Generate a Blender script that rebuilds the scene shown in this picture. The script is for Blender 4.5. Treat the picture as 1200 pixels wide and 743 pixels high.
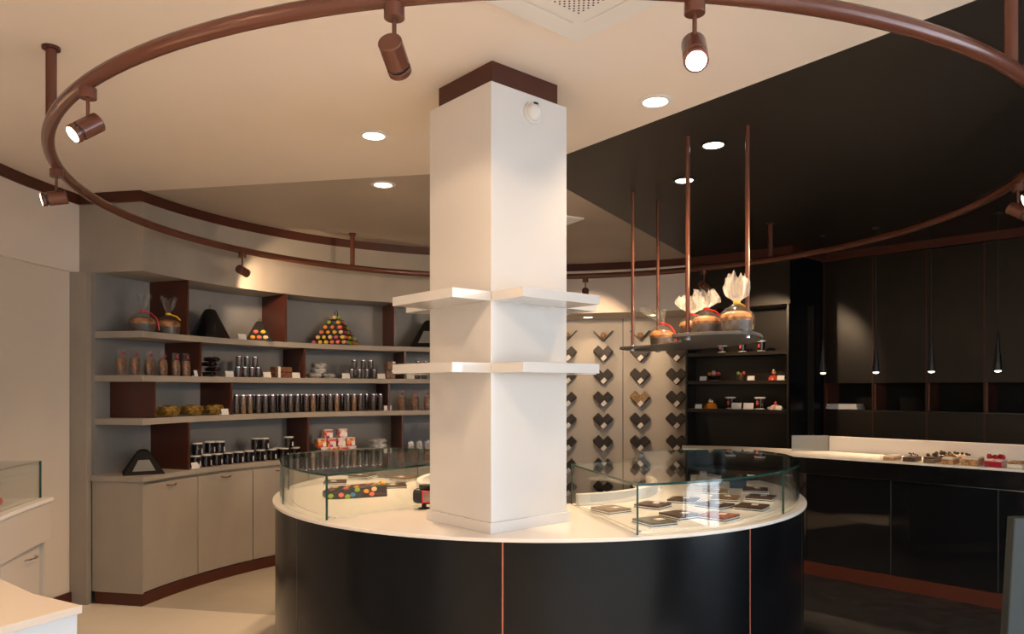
import bpy, bmesh, math, random
from math import sin, cos, pi, radians, degrees, atan2, hypot, sqrt
from mathutils import Vector, Matrix
random.seed(7)
for o in list(bpy.data.objects): bpy.data.objects.remove(o)
S = bpy.context.scene
COL = S.collection
EYE = 1.55; F = 862.0; HZ = 455.5

# ------------------------------------------------------------------ camera
cam = bpy.data.objects.new('camera', bpy.data.cameras.new('camera')); COL.objects.link(cam)
cam.location = (0, 0, EYE); cam.rotation_euler = (pi/2, 0, 0)
cam.data.sensor_width = 36; cam.data.lens = F/1200*36
cam.data.shift_y = (HZ-371.5)/1200; cam.data.clip_start = .05
S.camera = cam
# ------------------------------------------------------------------ sky, daylight, exposure
w = bpy.data.worlds.new('world'); S.world = w; w.use_nodes = True
w.node_tree.nodes['Background'].inputs[0].default_value = (.74, .87, 1, 1)
w.node_tree.nodes['Background'].inputs[1].default_value = 7.0
S.view_settings.view_transform = 'Standard'; S.view_settings.look = 'None'
S.view_settings.gamma = 1; S.view_settings.use_curve_mapping = False
S.view_settings.exposure = 0.12
def portal(loc, rot, sx, sy):                      # a portal in each shopfront opening
    l = bpy.data.lights.new('window_portal', 'AREA'); l.shape = 'RECTANGLE'; l.size = sx; l.size_y = sy
    l.cycles.is_portal = True
    o = bpy.data.objects.new('window_portal', l); COL.objects.link(o); o.location = loc; o.rotation_euler = rot
portal((2.6, -1.56, 1.4), (pi/2, 0, 0), 4.4, 2.6)
portal((4.96, .4, 1.4), (pi/2, 0, pi/2), 3.6, 2.6)
WARM = (1, .69, .42)
DOWN_W, TRACK_W, PEND_W, SOFF_W = 115, 95, 9.0, 12

# ------------------------------------------------------------------ materials
def mat(name, col, rough=.5, metal=0, spec=.5, noise=0, nscale=6, bump=0, bscale=60, coat=0, emit=0, stretch=None, col2=None):
    m = bpy.data.materials.new(name); m.use_nodes = True
    nt = m.node_tree; b = nt.nodes['Principled BSDF']
    b.inputs['Roughness'].default_value = rough; b.inputs['Metallic'].default_value = metal
    b.inputs['Specular IOR Level'].default_value = spec; b.inputs['Coat Weight'].default_value = coat
    b.inputs['Coat Roughness'].default_value = .06
    c = (*col, 1)
    b.inputs['Base Color'].default_value = c
    tc = nt.nodes.new('ShaderNodeTexCoord'); mp = nt.nodes.new('ShaderNodeMapping')
    nt.links.new(tc.outputs['Object'], mp.inputs[0])
    if stretch: mp.inputs['Scale'].default_value = stretch
    if noise or col2:
        n = nt.nodes.new('ShaderNodeTexNoise'); n.inputs['Scale'].default_value = nscale; n.inputs['Detail'].default_value = 6
        nt.links.new(mp.outputs[0], n.inputs[0])
        r = nt.nodes.new('ShaderNodeValToRGB')
        r.color_ramp.elements[0].position = .35; r.color_ramp.elements[1].position = .65
        a = col2 or tuple(x*(1-noise) for x in col); d = col if col2 else tuple(min(1, x*(1+noise*.6)) for x in col)
        r.color_ramp.elements[0].color = (*a, 1); r.color_ramp.elements[1].color = (*d, 1)
        nt.links.new(n.outputs[0], r.inputs[0]); nt.links.new(r.outputs[0], b.inputs['Base Color'])
    if bump:
        n = nt.nodes.new('ShaderNodeTexNoise'); n.inputs['Scale'].default_value = bscale; n.inputs['Detail'].default_value = 4
        nt.links.new(mp.outputs[0], n.inputs[0])
        u = nt.nodes.new('ShaderNodeBump'); u.inputs['Strength'].default_value = bump; u.inputs['Distance'].default_value = .01
        nt.links.new(n.outputs[0], u.inputs['Height']); nt.links.new(u.outputs[0], b.inputs['Normal'])
    if emit:
        b.inputs['Emission Color'].default_value = (1, .86, .68, 1); b.inputs['Emission Strength'].default_value = emit
    return m
def glassmat(name, tint=(.965, .982, .972), rough=.0, haze=0, hazecol=(.9, .9, .9), ior=1.45, bump=0):
    m = bpy.data.materials.new(name); m.use_nodes = True; nt = m.node_tree
    for n in list(nt.nodes): nt.nodes.remove(n)
    out = nt.nodes.new('ShaderNodeOutputMaterial'); tr = nt.nodes.new('ShaderNodeBsdfTransparent'); gl = nt.nodes.new('ShaderNodeBsdfGlossy')
    tr.inputs[0].default_value = (*tint, 1); gl.inputs['Roughness'].default_value = rough
    fr = nt.nodes.new('ShaderNodeFresnel')
    ge = nt.nodes.new('ShaderNodeNewGeometry'); mr = nt.nodes.new('ShaderNodeMapRange')      # same reflectance on both faces of a thin sheet
    mr.inputs['To Min'].default_value = ior; mr.inputs['To Max'].default_value = 1/ior
    nt.links.new(ge.outputs['Backfacing'], mr.inputs[0]); nt.links.new(mr.outputs[0], fr.inputs[0])
    mx = nt.nodes.new('ShaderNodeMixShader')
    nt.links.new(fr.outputs[0], mx.inputs[0]); nt.links.new(tr.outputs[0], mx.inputs[1]); nt.links.new(gl.outputs[0], mx.inputs[2])
    last = mx
    if haze:
        d = nt.nodes.new('ShaderNodeBsdfDiffuse'); d.inputs[0].default_value = (*hazecol, 1)
        m2 = nt.nodes.new('ShaderNodeMixShader'); m2.inputs[0].default_value = haze
        nt.links.new(mx.outputs[0], m2.inputs[1]); nt.links.new(d.outputs[0], m2.inputs[2]); last = m2
    if bump:
        n = nt.nodes.new('ShaderNodeTexNoise'); n.inputs['Scale'].default_value = 45; u = nt.nodes.new('ShaderNodeBump'); u.inputs['Strength'].default_value = bump
        tc = nt.nodes.new('ShaderNodeTexCoord'); nt.links.new(tc.outputs['Object'], n.inputs[0])
        nt.links.new(n.outputs[0], u.inputs['Height']); nt.links.new(u.outputs[0], gl.inputs['Normal'])
    nt.links.new(last.outputs[0], out.inputs[0])
    return m
def emitmat(name, col, s):
    m = bpy.data.materials.new(name); m.use_nodes = True; nt = m.node_tree
    for n in list(nt.nodes): nt.nodes.remove(n)
    out = nt.nodes.new('ShaderNodeOutputMaterial'); e = nt.nodes.new('ShaderNodeEmission')
    e.inputs[0].default_value = (*col, 1); e.inputs[1].default_value = s
    nt.links.new(e.outputs[0], out.inputs[0]); return m
def cardmat():
    m = mat('card', (.82, .78, .74), .6); nt = m.node_tree; b = nt.nodes['Principled BSDF']
    tc = nt.nodes.new('ShaderNodeTexCoord'); wv = nt.nodes.new('ShaderNodeTexWave'); wv.bands_direction = 'Z'
    wv.inputs['Scale'].default_value = 40; wv.inputs['Distortion'].default_value = 2.5; wv.inputs['Detail Scale'].default_value = 30
    nt.links.new(tc.outputs['Object'], wv.inputs[0])
    r = nt.nodes.new('ShaderNodeValToRGB'); r.color_ramp.elements[0].position = .0; r.color_ramp.elements[0].color = (.5, .47, .45, 1)
    r.color_ramp.elements[1].position = .25; r.color_ramp.elements[1].color = (.84, .8, .76, 1)
    nt.links.new(wv.outputs['Fac'], r.inputs[0]); nt.links.new(r.outputs[0], b.inputs['Base Color']); return m
M = dict(
 cream=mat('cream_plaster', (.79, .69, .60), .6, noise=.02, nscale=1.5),
 heart_wall=mat('heart_wall_panel', (.55, .50, .44), .5, noise=.03, nscale=2),
 taupe_ceiling=mat('taupe_plaster', (.44, .37, .305), .65, noise=.04, nscale=2),
 black_ceiling=mat('black_ceiling', (.016, .013, .011), .42, noise=.1, nscale=3),
 floor_cream=mat('cream_resin', (.78, .70, .59), .22, noise=.05, nscale=1.3, bump=.03, bscale=5),
 floor_taupe=mat('taupe_resin', (.50, .44, .36), .25, noise=.06, nscale=2),
 floor_dark=mat('charcoal_floor', (.022, .020, .021), .5, spec=.3, col2=(.009, .008, .009), nscale=9, bump=.15, bscale=30),
 white=mat('white_lacquer', (.68, .66, .635), .09, coat=.4),
 panelwhite=mat('white_wall_panel', (.72, .63, .53), .14, coat=.3),
 coolwhite=mat('cool_white_panel', (.50, .53, .56), .35),
 beige=mat('beige_lacquer', (.56, .48, .40), .3),
 white_matt=mat('white_matt', (.74, .71, .67), .4),
 solid=mat('white_solid_surface', (.80, .745, .68), .22),
 wood=mat('limed_taupe_veneer', (.34, .295, .245), .5, noise=.06, nscale=3, stretch=(1.5, 1.5, .8)),
 woodback=mat('grey_back_panel', (.25, .24, .23), .5, noise=.08, nscale=3, stretch=(1.5, 1.5, .8)),
 brown=mat('brown_lacquer', (.075, .020, .011), .34, spec=.35, noise=.05),
 copper=mat('brown_track_metal', (.135, .046, .027), .22, metal=.12),
 strip=mat('copper_strip', (.42, .13, .08), .35, metal=.3),
 black=mat('black_satin', (.004, .0042, .005), .24, spec=.22, noise=.25, nscale=5),
 blackgloss=mat('black_gloss', (.006, .006, .007), .03, coat=.3),
 blackwood=mat('black_brown_laminate', (.017, .012, .008), .33, spec=.35, noise=.15, nscale=4),
 darkpack=mat('dark_pack', (.035, .027, .024), .42, noise=.3, nscale=60),
 nutpack=mat('nut_chocolate', (.10, .05, .025), .4, col2=(.50, .33, .16), nscale=90),
 glass=glassmat('clear_glass'),
 glassedge=mat('glass_edge', (.018, .06, .045), .1),
 greyglass=glassmat('grey_glass', tint=(.75, .77, .76), haze=.5, hazecol=(.42, .42, .40)),
 cello=glassmat('cellophane', tint=(.93, .93, .92), rough=.12, haze=.03, hazecol=(.95, .92, .86), ior=1.3, bump=.6),
 crown=glassmat('crumpled_cellophane', tint=(.95, .94, .92), rough=.15, haze=.22, hazecol=(.95, .90, .82), ior=1.5, bump=.6),
 acrylic=glassmat('frosted_shelf', tint=(.6, .6, .6), rough=.15, haze=.75, hazecol=(.15, .14, .135)),
 lamp=emitmat('lamp_lens', (1, .86, .66), 9), lampbright=emitmat('bright_lens', (1, .9, .75), 40), pend=emitmat('pendant_lens', (1, .9, .74), 9),
 chrome=mat('chrome', (.7, .7, .7), .15, metal=1),
 matteblack=mat('matte_black', (.010, .009, .008), .6, spec=.15),
 conem=mat('black_satin_metal', (.012, .011, .010), .22, metal=.2),
 dark=mat('dark_plastic', (.012, .012, .012), .35),
 card=cardmat(),
 paper=mat('white_paper', (.80, .77, .73), .55),
 choc=mat('chocolate', (.085, .045, .03), .35, noise=.4, nscale=50),
 choc2=mat('nutty_chocolate', (.19, .115, .06), .45, noise=.5, nscale=90),
 choc3=mat('seeded_chocolate', (.13, .10, .05), .5, noise=.6, nscale=110),
 redchoc=mat('berry_chocolate', (.28, .09, .06), .5, noise=.6, nscale=90),
 cake=mat('golden_cake_crust', (.60, .27, .08), .5, col2=(.14, .045, .015), nscale=26, bump=.4, bscale=40),
 cakebase=mat('dark_cake_paper', (.05, .03, .022), .4, col2=(.16, .12, .1), nscale=30),
 redrib=mat('red_ribbon', (.65, .02, .02), .35), yellowrib=mat('yellow_ribbon', (.8, .5, .02), .35),
 cookie=mat('cookie', (.27, .115, .04), .45, col2=(.05, .02, .01), nscale=40),
 tubein=mat('tube_contents', (.11, .085, .078), .2, col2=(.035, .025, .022), nscale=60, coat=1),
 tubedark=mat('dark_tube', (.02, .015, .014), .12, coat=1),
 tubenut=mat('nut_tube', (.32, .19, .10), .3, col2=(.09, .05, .03), nscale=70, coat=1),
 silver=mat('silver_foil', (.80, .81, .83), .22, metal=.55, noise=.4, nscale=18, bump=.6, bscale=14),
 gold=mat('gold_cellophane', (.42, .27, .06), .22, col2=(.12, .06, .02), nscale=28, metal=.3, bump=.5, bscale=20),
 pink=mat('pink_seal', (.30, .015, .05), .4),
 jar=mat('dark_jam_jar', (.013, .009, .010), .08, coat=1),
 orange=mat('orange_glaze', (.80, .25, .02), .2), fruit=mat('fruit_red', (.6, .07, .04), .3), green=mat('leaf_green', (.16, .22, .05), .5),
 pinkcake=mat('pink_cream', (.75, .25, .22), .4, col2=(.85, .7, .65), nscale=30),
 creamcake=mat('cream_topping', (.80, .72, .58), .4), tan=mat('caramel_pastry', (.45, .23, .09), .5, noise=.5, nscale=70),
 berry=mat('berry_glaze', (.38, .012, .03), .2),
 grey=mat('grey_painted_metal', (.022, .026, .024), .45, spec=.3), greylight=mat('pale_grey_panel', (.08, .085, .09), .4),
 blue=mat('blue_card', (.02, .05, .09), .4), asphalt=mat('pavement', (.3, .3, .3), .8),
 outdoor=mat('pale_render', (.55, .54, .52), .8),
)
MAC = [mat('macaron_'+n, c, .5) for n, c in dict(yellow=(.78, .50, .03), coral=(.80, .16, .08), green=(.30, .42, .02), pink=(.55, .08, .14),
        cream=(.80, .55, .28), plum=(.20, .03, .04), orange=(.80, .30, .02), blue=(.03, .22, .50), tan=(.50, .26, .12)).items()]

def patchmat(name, seed, cols):
    m = mat(name, cols[0], .35); nt = m.node_tree; b = nt.nodes['Principled BSDF']
    tc = nt.nodes.new('ShaderNodeTexCoord'); mp = nt.nodes.new('ShaderNodeMapping'); mp.inputs['Location'].default_value = (seed, seed*.7, 0)
    v = nt.nodes.new('ShaderNodeTexVoronoi'); v.distance = 'CHEBYCHEV'; v.inputs['Scale'].default_value = 32; v.inputs['Randomness'].default_value = .5
    nt.links.new(tc.outputs['Object'], mp.inputs[0]); nt.links.new(mp.outputs[0], v.inputs[0])
    sp = nt.nodes.new('ShaderNodeSeparateColor'); nt.links.new(v.outputs['Color'], sp.inputs[0])
    r = nt.nodes.new('ShaderNodeValToRGB'); r.color_ramp.interpolation = 'CONSTANT'
    while len(r.color_ramp.elements) < len(cols): r.color_ramp.elements.new(.5)
    for k, c in enumerate(cols): r.color_ramp.elements[k].position = k/len(cols); r.color_ramp.elements[k].color = (*c, 1)
    nt.links.new(sp.outputs[0], r.inputs[0]); nt.links.new(r.outputs[0], b.inputs['Base Color']); return m
M['tinpink'] = patchmat('pink_patch_tin', 1.3, [(.75, .55, .5), (.62, .05, .12), (.8, .72, .68), (.75, .3, .25)])
M['tinred'] = patchmat('red_patch_tin', 2.1, [(.6, .04, .08), (.8, .30, .03), (.55, .05, .15), (.75, .5, .42)])
M['tinpurple'] = patchmat('plum_patch_tin', 3.7, [(.38, .03, .16), (.8, .28, .04), (.65, .06, .10), (.78, .6, .5)])
# ------------------------------------------------------------------ mesh builder
class MB:
    def __init__(s): s.v = []; s.f = []; s.m = []
    def add(s, vs, fs, mi=0):
        b = len(s.v); s.v += [tuple(v) for v in vs]; s.f += [tuple(b+i for i in f) for f in fs]
        s.m += ([mi]*len(fs) if isinstance(mi, int) else list(mi)); return s
    def box(s, c, d, rz=0, mi=0, tilt=0):
        x, y, z = d[0]/2, d[1]/2, d[2]/2
        R = Matrix.Rotation(rz, 3, 'Z') @ Matrix.Rotation(tilt, 3, 'X')
        vs = [Vector(c)+R @ Vector((sx*x, sy*y, sz*z)) for sz in (-1, 1) for sx, sy in ((-1, -1), (1, -1), (1, 1), (-1, 1))]
        return s.add(vs, [(3, 2, 1, 0), (4, 5, 6, 7), (0, 1, 5, 4), (1, 2, 6, 5), (2, 3, 7, 6), (3, 0, 4, 7)], mi)
    def prism(s, poly, z0, z1, mi=0, side=None):
        n = len(poly); vs = [(x, y, z0) for x, y in poly]+[(x, y, z1) for x, y in poly]
        fs = [tuple(range(n-1, -1, -1)), tuple(range(n, 2*n))]; ms = [mi, mi]
        for i in range(n): fs.append((i, (i+1) % n, n+(i+1) % n, n+i)); ms.append(mi if side is None else side)
        return s.add(vs, fs, ms)
    def arc(s, c, r0, r1, a0, a1, z0, z1, n=None, mi=0):      # degrees
        n = n or max(2, int(abs(a1-a0)/2)); vs = []; fs = []
        for i in range(n+1):
            a = radians(a0+(a1-a0)*i/n)
            for r, z in ((r0, z0), (r1, z0), (r1, z1), (r0, z1)): vs.append((c[0]+r*cos(a), c[1]+r*sin(a), z))
        for i in range(n):
            b = 4*i
            for k in range(4): fs.append((b+k, b+4+k, b+4+(k+1) % 4, b+(k+1) % 4))
        fs += [(0, 1, 2, 3), (4*n+3, 4*n+2, 4*n+1, 4*n)]
        return s.add(vs, fs, mi)
    def lathe(s, prof, n=20, c=(0, 0, 0), mi=0, wob=None):
        vs = []; fs = []
        for j, (r, z) in enumerate(prof):
            for i in range(n):
                a = 2*pi*i/n; rr = max(r, 1e-4)*(wob(i, j) if wob else 1)
                vs.append((c[0]+rr*cos(a), c[1]+rr*sin(a), c[2]+z))
        for j in range(len(prof)-1):
            for i in range(n): fs.append((j*n+i, j*n+(i+1) % n, (j+1)*n+(i+1) % n, (j+1)*n+i))
        fs.append(tuple(range(n-1, -1, -1))); k = (len(prof)-1)*n; fs.append(tuple(range(k, k+n)))
        return s.add(vs, fs, mi)
    def cyl(s, p, q, r, r2=None, n=14, mi=0):
        p = Vector(p); q = Vector(q); d = (q-p).normalized(); r2 = r if r2 is None else r2
        u = d.orthogonal().normalized(); v = d.cross(u); vs = []
        for P, R_ in ((p, r), (q, r2)):
            for i in range(n): a = 2*pi*i/n; vs.append(P+u*R_*cos(a)+v*R_*sin(a))
        fs = [(i, (i+1) % n, n+(i+1) % n, n+i) for i in range(n)]+[tuple(range(n-1, -1, -1)), tuple(range(n, 2*n))]
        return s.add(vs, fs, mi)
    def tube(s, pts, r, n=8, closed=False, mi=0):
        pts = [Vector(p) for p in pts]; N = len(pts); vs = []; fs = []
        for i, p in enumerate(pts):
            a = pts[(i-1) % N] if closed or i else p; b = pts[(i+1) % N] if closed or i < N-1 else p
            d = (b-a).normalized(); up = Vector((0, 0, 1)) if abs(d.z) < .95 else Vector((1, 0, 0))
            u = d.cross(up).normalized(); v = u.cross(d)
            for k in range(n): t = 2*pi*k/n; vs.append(p+u*r*cos(t)+v*r*sin(t))
        for i in range(N if closed else N-1):
            for k in range(n): fs.append((i*n+k, i*n+(k+1) % n, ((i+1) % N)*n+(k+1) % n, ((i+1) % N)*n+k))
        if not closed: fs += [tuple(range(n-1, -1, -1)), tuple(range((N-1)*n, N*n))]
        return s.add(vs, fs, mi)
    def ell(s, c, r, nu=12, nv=7, mi=0):
        vs = []; fs = []
        for j in range(nv+1):
            t = -pi/2+pi*j/nv
            for i in range(nu): a = 2*pi*i/nu; vs.append((c[0]+r[0]*max(cos(t), .02)*cos(a), c[1]+r[1]*max(cos(t), .02)*sin(a), c[2]+r[2]*sin(t)))
        for j in range(nv):
            for i in range(nu): fs.append((j*nu+i, j*nu+(i+1) % nu, (j+1)*nu+(i+1) % nu, (j+1)*nu+i))
        fs += [tuple(range(nu-1, -1, -1)), tuple(range(nv*nu, nv*nu+nu))]
        return s.add(vs, fs, mi)
    def build(s, name, mats, parent=None, smooth=False, bevel=0, world=False):
        off = Vector((0, 0, 0))
        if world and parent is not None: off = parent.location
        me = bpy.data.meshes.new(name); me.from_pydata([Vector(v)-off for v in s.v], [], s.f)
        for m in (mats if isinstance(mats, (list, tuple)) else [mats]): me.materials.append(M[m] if isinstance(m, str) else m)
        for p, i in zip(me.polygons, s.m): p.material_index = i
        b = bmesh.new(); b.from_mesh(me); bmesh.ops.recalc_face_normals(b, faces=b.faces); b.to_mesh(me); b.free()
        if smooth:
            for p in me.polygons: p.use_smooth = True
            me.set_sharp_from_angle(angle=radians(38))
        o = bpy.data.objects.new(name, me); COL.objects.link(o)
        if parent is not None: o.parent = parent
        if bevel:
            m = o.modifiers.new('bevel', 'BEVEL'); m.width = bevel; m.segments = 2; m.limit_method = 'ANGLE'
        return o
def thing(name, label, cat, loc=(0, 0, 0), rz=0, group=None):
    o = bpy.data.objects.new(name, None); COL.objects.link(o); o.location = loc; o.rotation_euler = (0, 0, rz); o.empty_display_size = .05
    o['label'] = label; o['category'] = cat
    if group: o['group'] = group
    return o
def tag(o, label, cat, group=None):
    o['label'] = label; o['category'] = cat
    if group: o['group'] = group
    return o
def struct(o, label=None, cat=None):
    o['kind'] = 'structure'
    if label: o['label'] = label
    if cat: o['category'] = cat
    return o
def copy_tree(o, parent=None):
    c = o.copy(); COL.objects.link(c); c.parent = parent
    for ch in KIDS.get(o.name, []) or [x for x in o.children]: copy_tree(ch, c)
    return c
KIDS = {}
CACHE = {}
def clone(key, maker, label, loc, rz=0, group=None, scale=1):
    """first call builds the thing with maker(); later calls copy it and its parts"""
    if key not in CACHE: o = CACHE[key] = maker(); KIDS[o.name] = list(o.children)
    else:
        src = CACHE[key]; o = src.copy(); COL.objects.link(o)
        for ch in KIDS[src.name]:
            c = ch.copy(); COL.objects.link(c); c.parent = o
            for g in KIDS.setdefault(ch.name, list(ch.children)):
                d = g.copy(); COL.objects.link(d); d.parent = c
    o.location = loc; o.rotation_euler = (0, 0, rz); o['label'] = label; o.scale = (scale,)*3
    if group: o['group'] = group
    return o
ORD = ['first', 'second', 'third', 'fourth', 'fifth', 'sixth', 'seventh', 'eighth', 'ninth', 'tenth', 'eleventh', 'twelfth', 'thirteenth',
       'fourteenth', 'fifteenth', 'sixteenth', 'seventeenth', 'eighteenth', 'nineteenth', 'twentieth', 'twenty-first', 'twenty-second', 'twenty-third', 'twenty-fourth']
# ------------------------------------------------------------------ plan of the shop (metres)
C = (.11, 4.69)            # centre of the round room
CI = (.151, 4.547)         # centre of the round island
CH = 2.955                 # ceiling height
RU = 2.79; RB = 3.18       # shelving front and back radii
RW = 3.31                  # white wall radius
RF = 3.66; RH = 4.42       # bulkhead and back wall radii behind
A1, A2, A3 = 168.8, 60.6, -52.3
def pol(c, r, a): a = radians(a); return (c[0]+r*cos(a), c[1]+r*sin(a))
def hit(px, c, r, near=False):     # where a sight line in plan crosses a circle of the room: returns x, y, angle
    k = (px-600)/F; a = k*k+1; b = -2*(k*c[0]+c[1]); q = c[0]**2+c[1]**2-r*r
    d = sqrt(max(0, b*b-4*a*q)); y = (-b+(-d if near else d))/(2*a); x = k*y
    return x, y, degrees(atan2(y-c[1], x-c[0])) % 360
def ang(px, r, near=False): return hit(px, C, r, near)[2]
def onz(px, py, z): y = F*(z-EYE)/(HZ-py); return ((px-600)/F*y, y)
def face(a): return radians(a-90)  # turn so that local -Y faces the room centre

# ================================================================== SHELL
def sector(a0, a1, R=14):
    return [C]+[pol(C, R, a0+(a1-a0)*i/8) for i in range(9)]
def clip(poly, x0, x1, y0, y1):
    def cl(P, f, ix):
        out = []
        for i in range(len(P)):
            a, b = P[i], P[(i+1) % len(P)]; fa, fb = f(a), f(b)
            if fa >= 0: out.append(a)
            if fa*fb < 0: t = fa/(fa-fb); out.append((a[0]+(b[0]-a[0])*t, a[1]+(b[1]-a[1])*t))
        return out
    for f in (lambda p: p[0]-x0, lambda p: x1-p[0], lambda p: p[1]-y0, lambda p: y1-p[1]): poly = cl(poly, f, 0)
    return poly
BX = (-4.6, 5.5, -1.6, 9.6)
for nm, a0, a1, fm, cm, ft, ctx in (('cream', A1, 360+A3, 'floor_cream', 'cream', 'cream resin floor sector', 'cream ceiling sector'),
                           ('taupe', A2, A1, 'floor_taupe', 'taupe_ceiling', 'taupe resin floor sector', 'taupe ceiling sector'),
                           ('dark', A3, A2, 'floor_dark', 'black_ceiling', 'dark charcoal floor sector', 'black ceiling sector')):
    p = clip(sector(a0, a1), *BX)
    struct(MB().prism(p, -.1, 0).build('floor', fm), ft+' of the round shop')
    struct(MB().prism(p, CH, CH+.12).build('ceiling', cm), ctx+' of the round shop')
struct(MB().box((0, -6, -.12), (40, 8.7, .05)).build('floor', 'asphalt'), 'pavement outside the shopfront')
# left white wall: curved, upper fascia proud of a glossy lower panel
ALEFT = 232
struct(MB().arc(C, RW, RW+.1, A1, ALEFT, 2.39, CH).build('wall_left', 'cream', smooth=True), 'curved white upper wall above the glossy panel')
struct(MB().arc(C, RW+.035, RW+.13, A1+.9, ALEFT, 0, 2.39).build('wall_left', 'panelwhite', smooth=True), 'glossy curved white wall panel at left')
pl = pol(C, RW, ALEFT)
struct(MB().prism([pl, (pl[0]-.1, pl[1]), (-2.2, -1.6), (-2.1, -1.6)], 0, CH).build('wall_left', 'cream'), 'white wall beside the camera')
# shopfront behind the camera: solid at the left, glazed at the right and round the corner
struct(MB().box((-.9, -1.6, CH/2), (2.6, .1, CH)).build('wall_front', 'cream'))
f = MB()
for x in (.42, 1.5, 2.6, 3.7, 4.88): f.box((x, -1.55, 1.4), (.07, .08, 2.7))
f.box((2.65, -1.55, 2.82), (4.5, .08, .27)); f.box((2.65, -1.55, .08), (4.5, .08, .16))
struct(f.build('window_1', 'grey'), 'tall shopfront window frame behind the camera')
f = MB()
for y in (-1.4, -.4, .7, 1.8, 2.3): f.box((4.93, y, 1.4), (.08, .07, 2.7))
f.box((4.93, .45, 2.82), (.08, 3.8, .27)); f.box((4.93, .45, .08), (.08, 3.8, .16))
struct(f.build('window_2', 'grey'), 'side shopfront window frame behind the camera')
struct(MB().box((0, -9.5, 2.0), (30, 1, 4.2)).build('wall_outside', 'outdoor'), 'building across the street')
struct(MB().box((4.95, 4.0, CH/2), (.1, 3.4, CH)).box((5.17, 5.67, CH/2), (.5, .08, CH)).build('wall_right', 'blackwood'))
struct(MB().arc(C, RW+.16, RW+.26, 86, ALEFT, 0, CH).build('wall_left', 'cream'), 'unseen outer shell added behind the shelving to stop light leaks')  # added shell out of view, keeps outside light from leaking through the gaps
struct(MB().prism([pol(C, RH+.15, 53), (5.35, 8.4), (5.35, 5.72), (5.45, 5.6), (5.45, 8.6), pol(C, RH+.3, 53)], 0, CH).build('wall_right', 'blackwood'), 'outer wall behind the tall cabinets')
# ceiling-line band in brown
struct(MB().arc(C, RU-.004, RU+.05, 88, A1, 2.88, CH).build('trim_1', 'brown', smooth=True), 'brown band at the ceiling above the shelving')
q0, q1 = pol(C, RU-.004, A1), pol(C, RW+.02, A1)
t = (-sin(radians(A1)), cos(radians(A1)))
struct(MB().prism([q0, q1, (q1[0]+.03*t[0], q1[1]+.03*t[1]), (q0[0]+.03*t[0], q0[1]+.03*t[1])], 2.88, CH).build('trim_2', 'brown'), 'short brown band on the end of the bulkhead')
struct(MB().arc(C, RW-.012, RW+.03, A1+.5, ALEFT, 2.88, CH).build('trim_3', 'brown', smooth=True), 'brown band at the ceiling over the white wall')
AE = degrees(atan2(7.23-C[1], 2.726-C[0]))      # end of the black niche unit
struct(MB().arc(C, RF-.01, RF+.05, AE, 88, 2.875, CH).build('trim_4', 'brown', smooth=True), 'brown band at the ceiling over the heart wall and black unit')
P0 = (3.247, 7.69); DR = Vector((.684, -.729)).normalized(); NR = Vector((-DR.y, DR.x))*-1   # NR points into the room
if NR.x > 0: NR = -NR
def RWp(t, n=0): return (P0[0]+DR.x*t+NR.x*n, P0[1]+DR.y*t+NR.y*n)
def quad(a, b, off):           # plan strip from a to b, thickened towards off
    return [a, b, (b[0]+off[0], b[1]+off[1]), (a[0]+off[0], a[1]+off[1])]
pe = pol(C, RF-.01, AE)
struct(MB().prism(quad(pe, P0, (.02, -.03)), 2.875, CH).build('trim_5', 'brown'), 'brown band on the return beside the black column')
struct(MB().prism([RWp(-.02, .012), RWp(2.0, .012), RWp(2.0, -.03), RWp(-.02, -.03)], 2.875, CH).build('trim_6', 'brown'), 'brown band at the ceiling over the tall black cabinets')
struct(MB().arc(C, RW+.018, RW+.034, A1+.9, ALEFT, 0, .09).build('baseboard_left', 'brown', smooth=True), 'dark brown baseboard under the white wall')
# back wall with the heart shelves, its bulkhead, and the return at the end of the shelving
AB = ang(730, RH)
for a0, a1 in ((A2-12, AB-.06), (AB+.06, 92)):
    struct(MB().arc(C, RH, RH+.08, a0, a1, 0, 2.4).build('wall_back', 'heart_wall', smooth=True), 'cream back wall panel carrying the heart shelves')
struct(MB().arc(C, RH+.006, RH+.09, AB-.1, AB+.1, 0, 2.4).build('wall_back', 'dark'), 'shadow joint between back wall panels')
ABK = ang(803, RF)
bulk = MB().arc(C, RF, RH+.1, ABK, 92, 2.4, 2.875).build('wall_back', 'cream', smooth=True); struct(bulk, 'cream bulkhead above the heart wall')
bulk = MB().arc(C, RF, RH+.1, AE, ABK-.02, 2.39, 2.875).build('wall_back', 'blackwood', smooth=True); struct(bulk, 'black bulkhead above the black niche unit')
struct(MB().arc(C, RB+.02, RH+.1, 86.5, 88, 0, CH).build('wall_back', 'cream'), 'return wall at the end of the shelving')
struct(MB().arc(C, RH+.1, RH+.2, 52, 92, 0, CH).build('wall_back', 'blackwood'), 'outer back wall')

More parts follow.
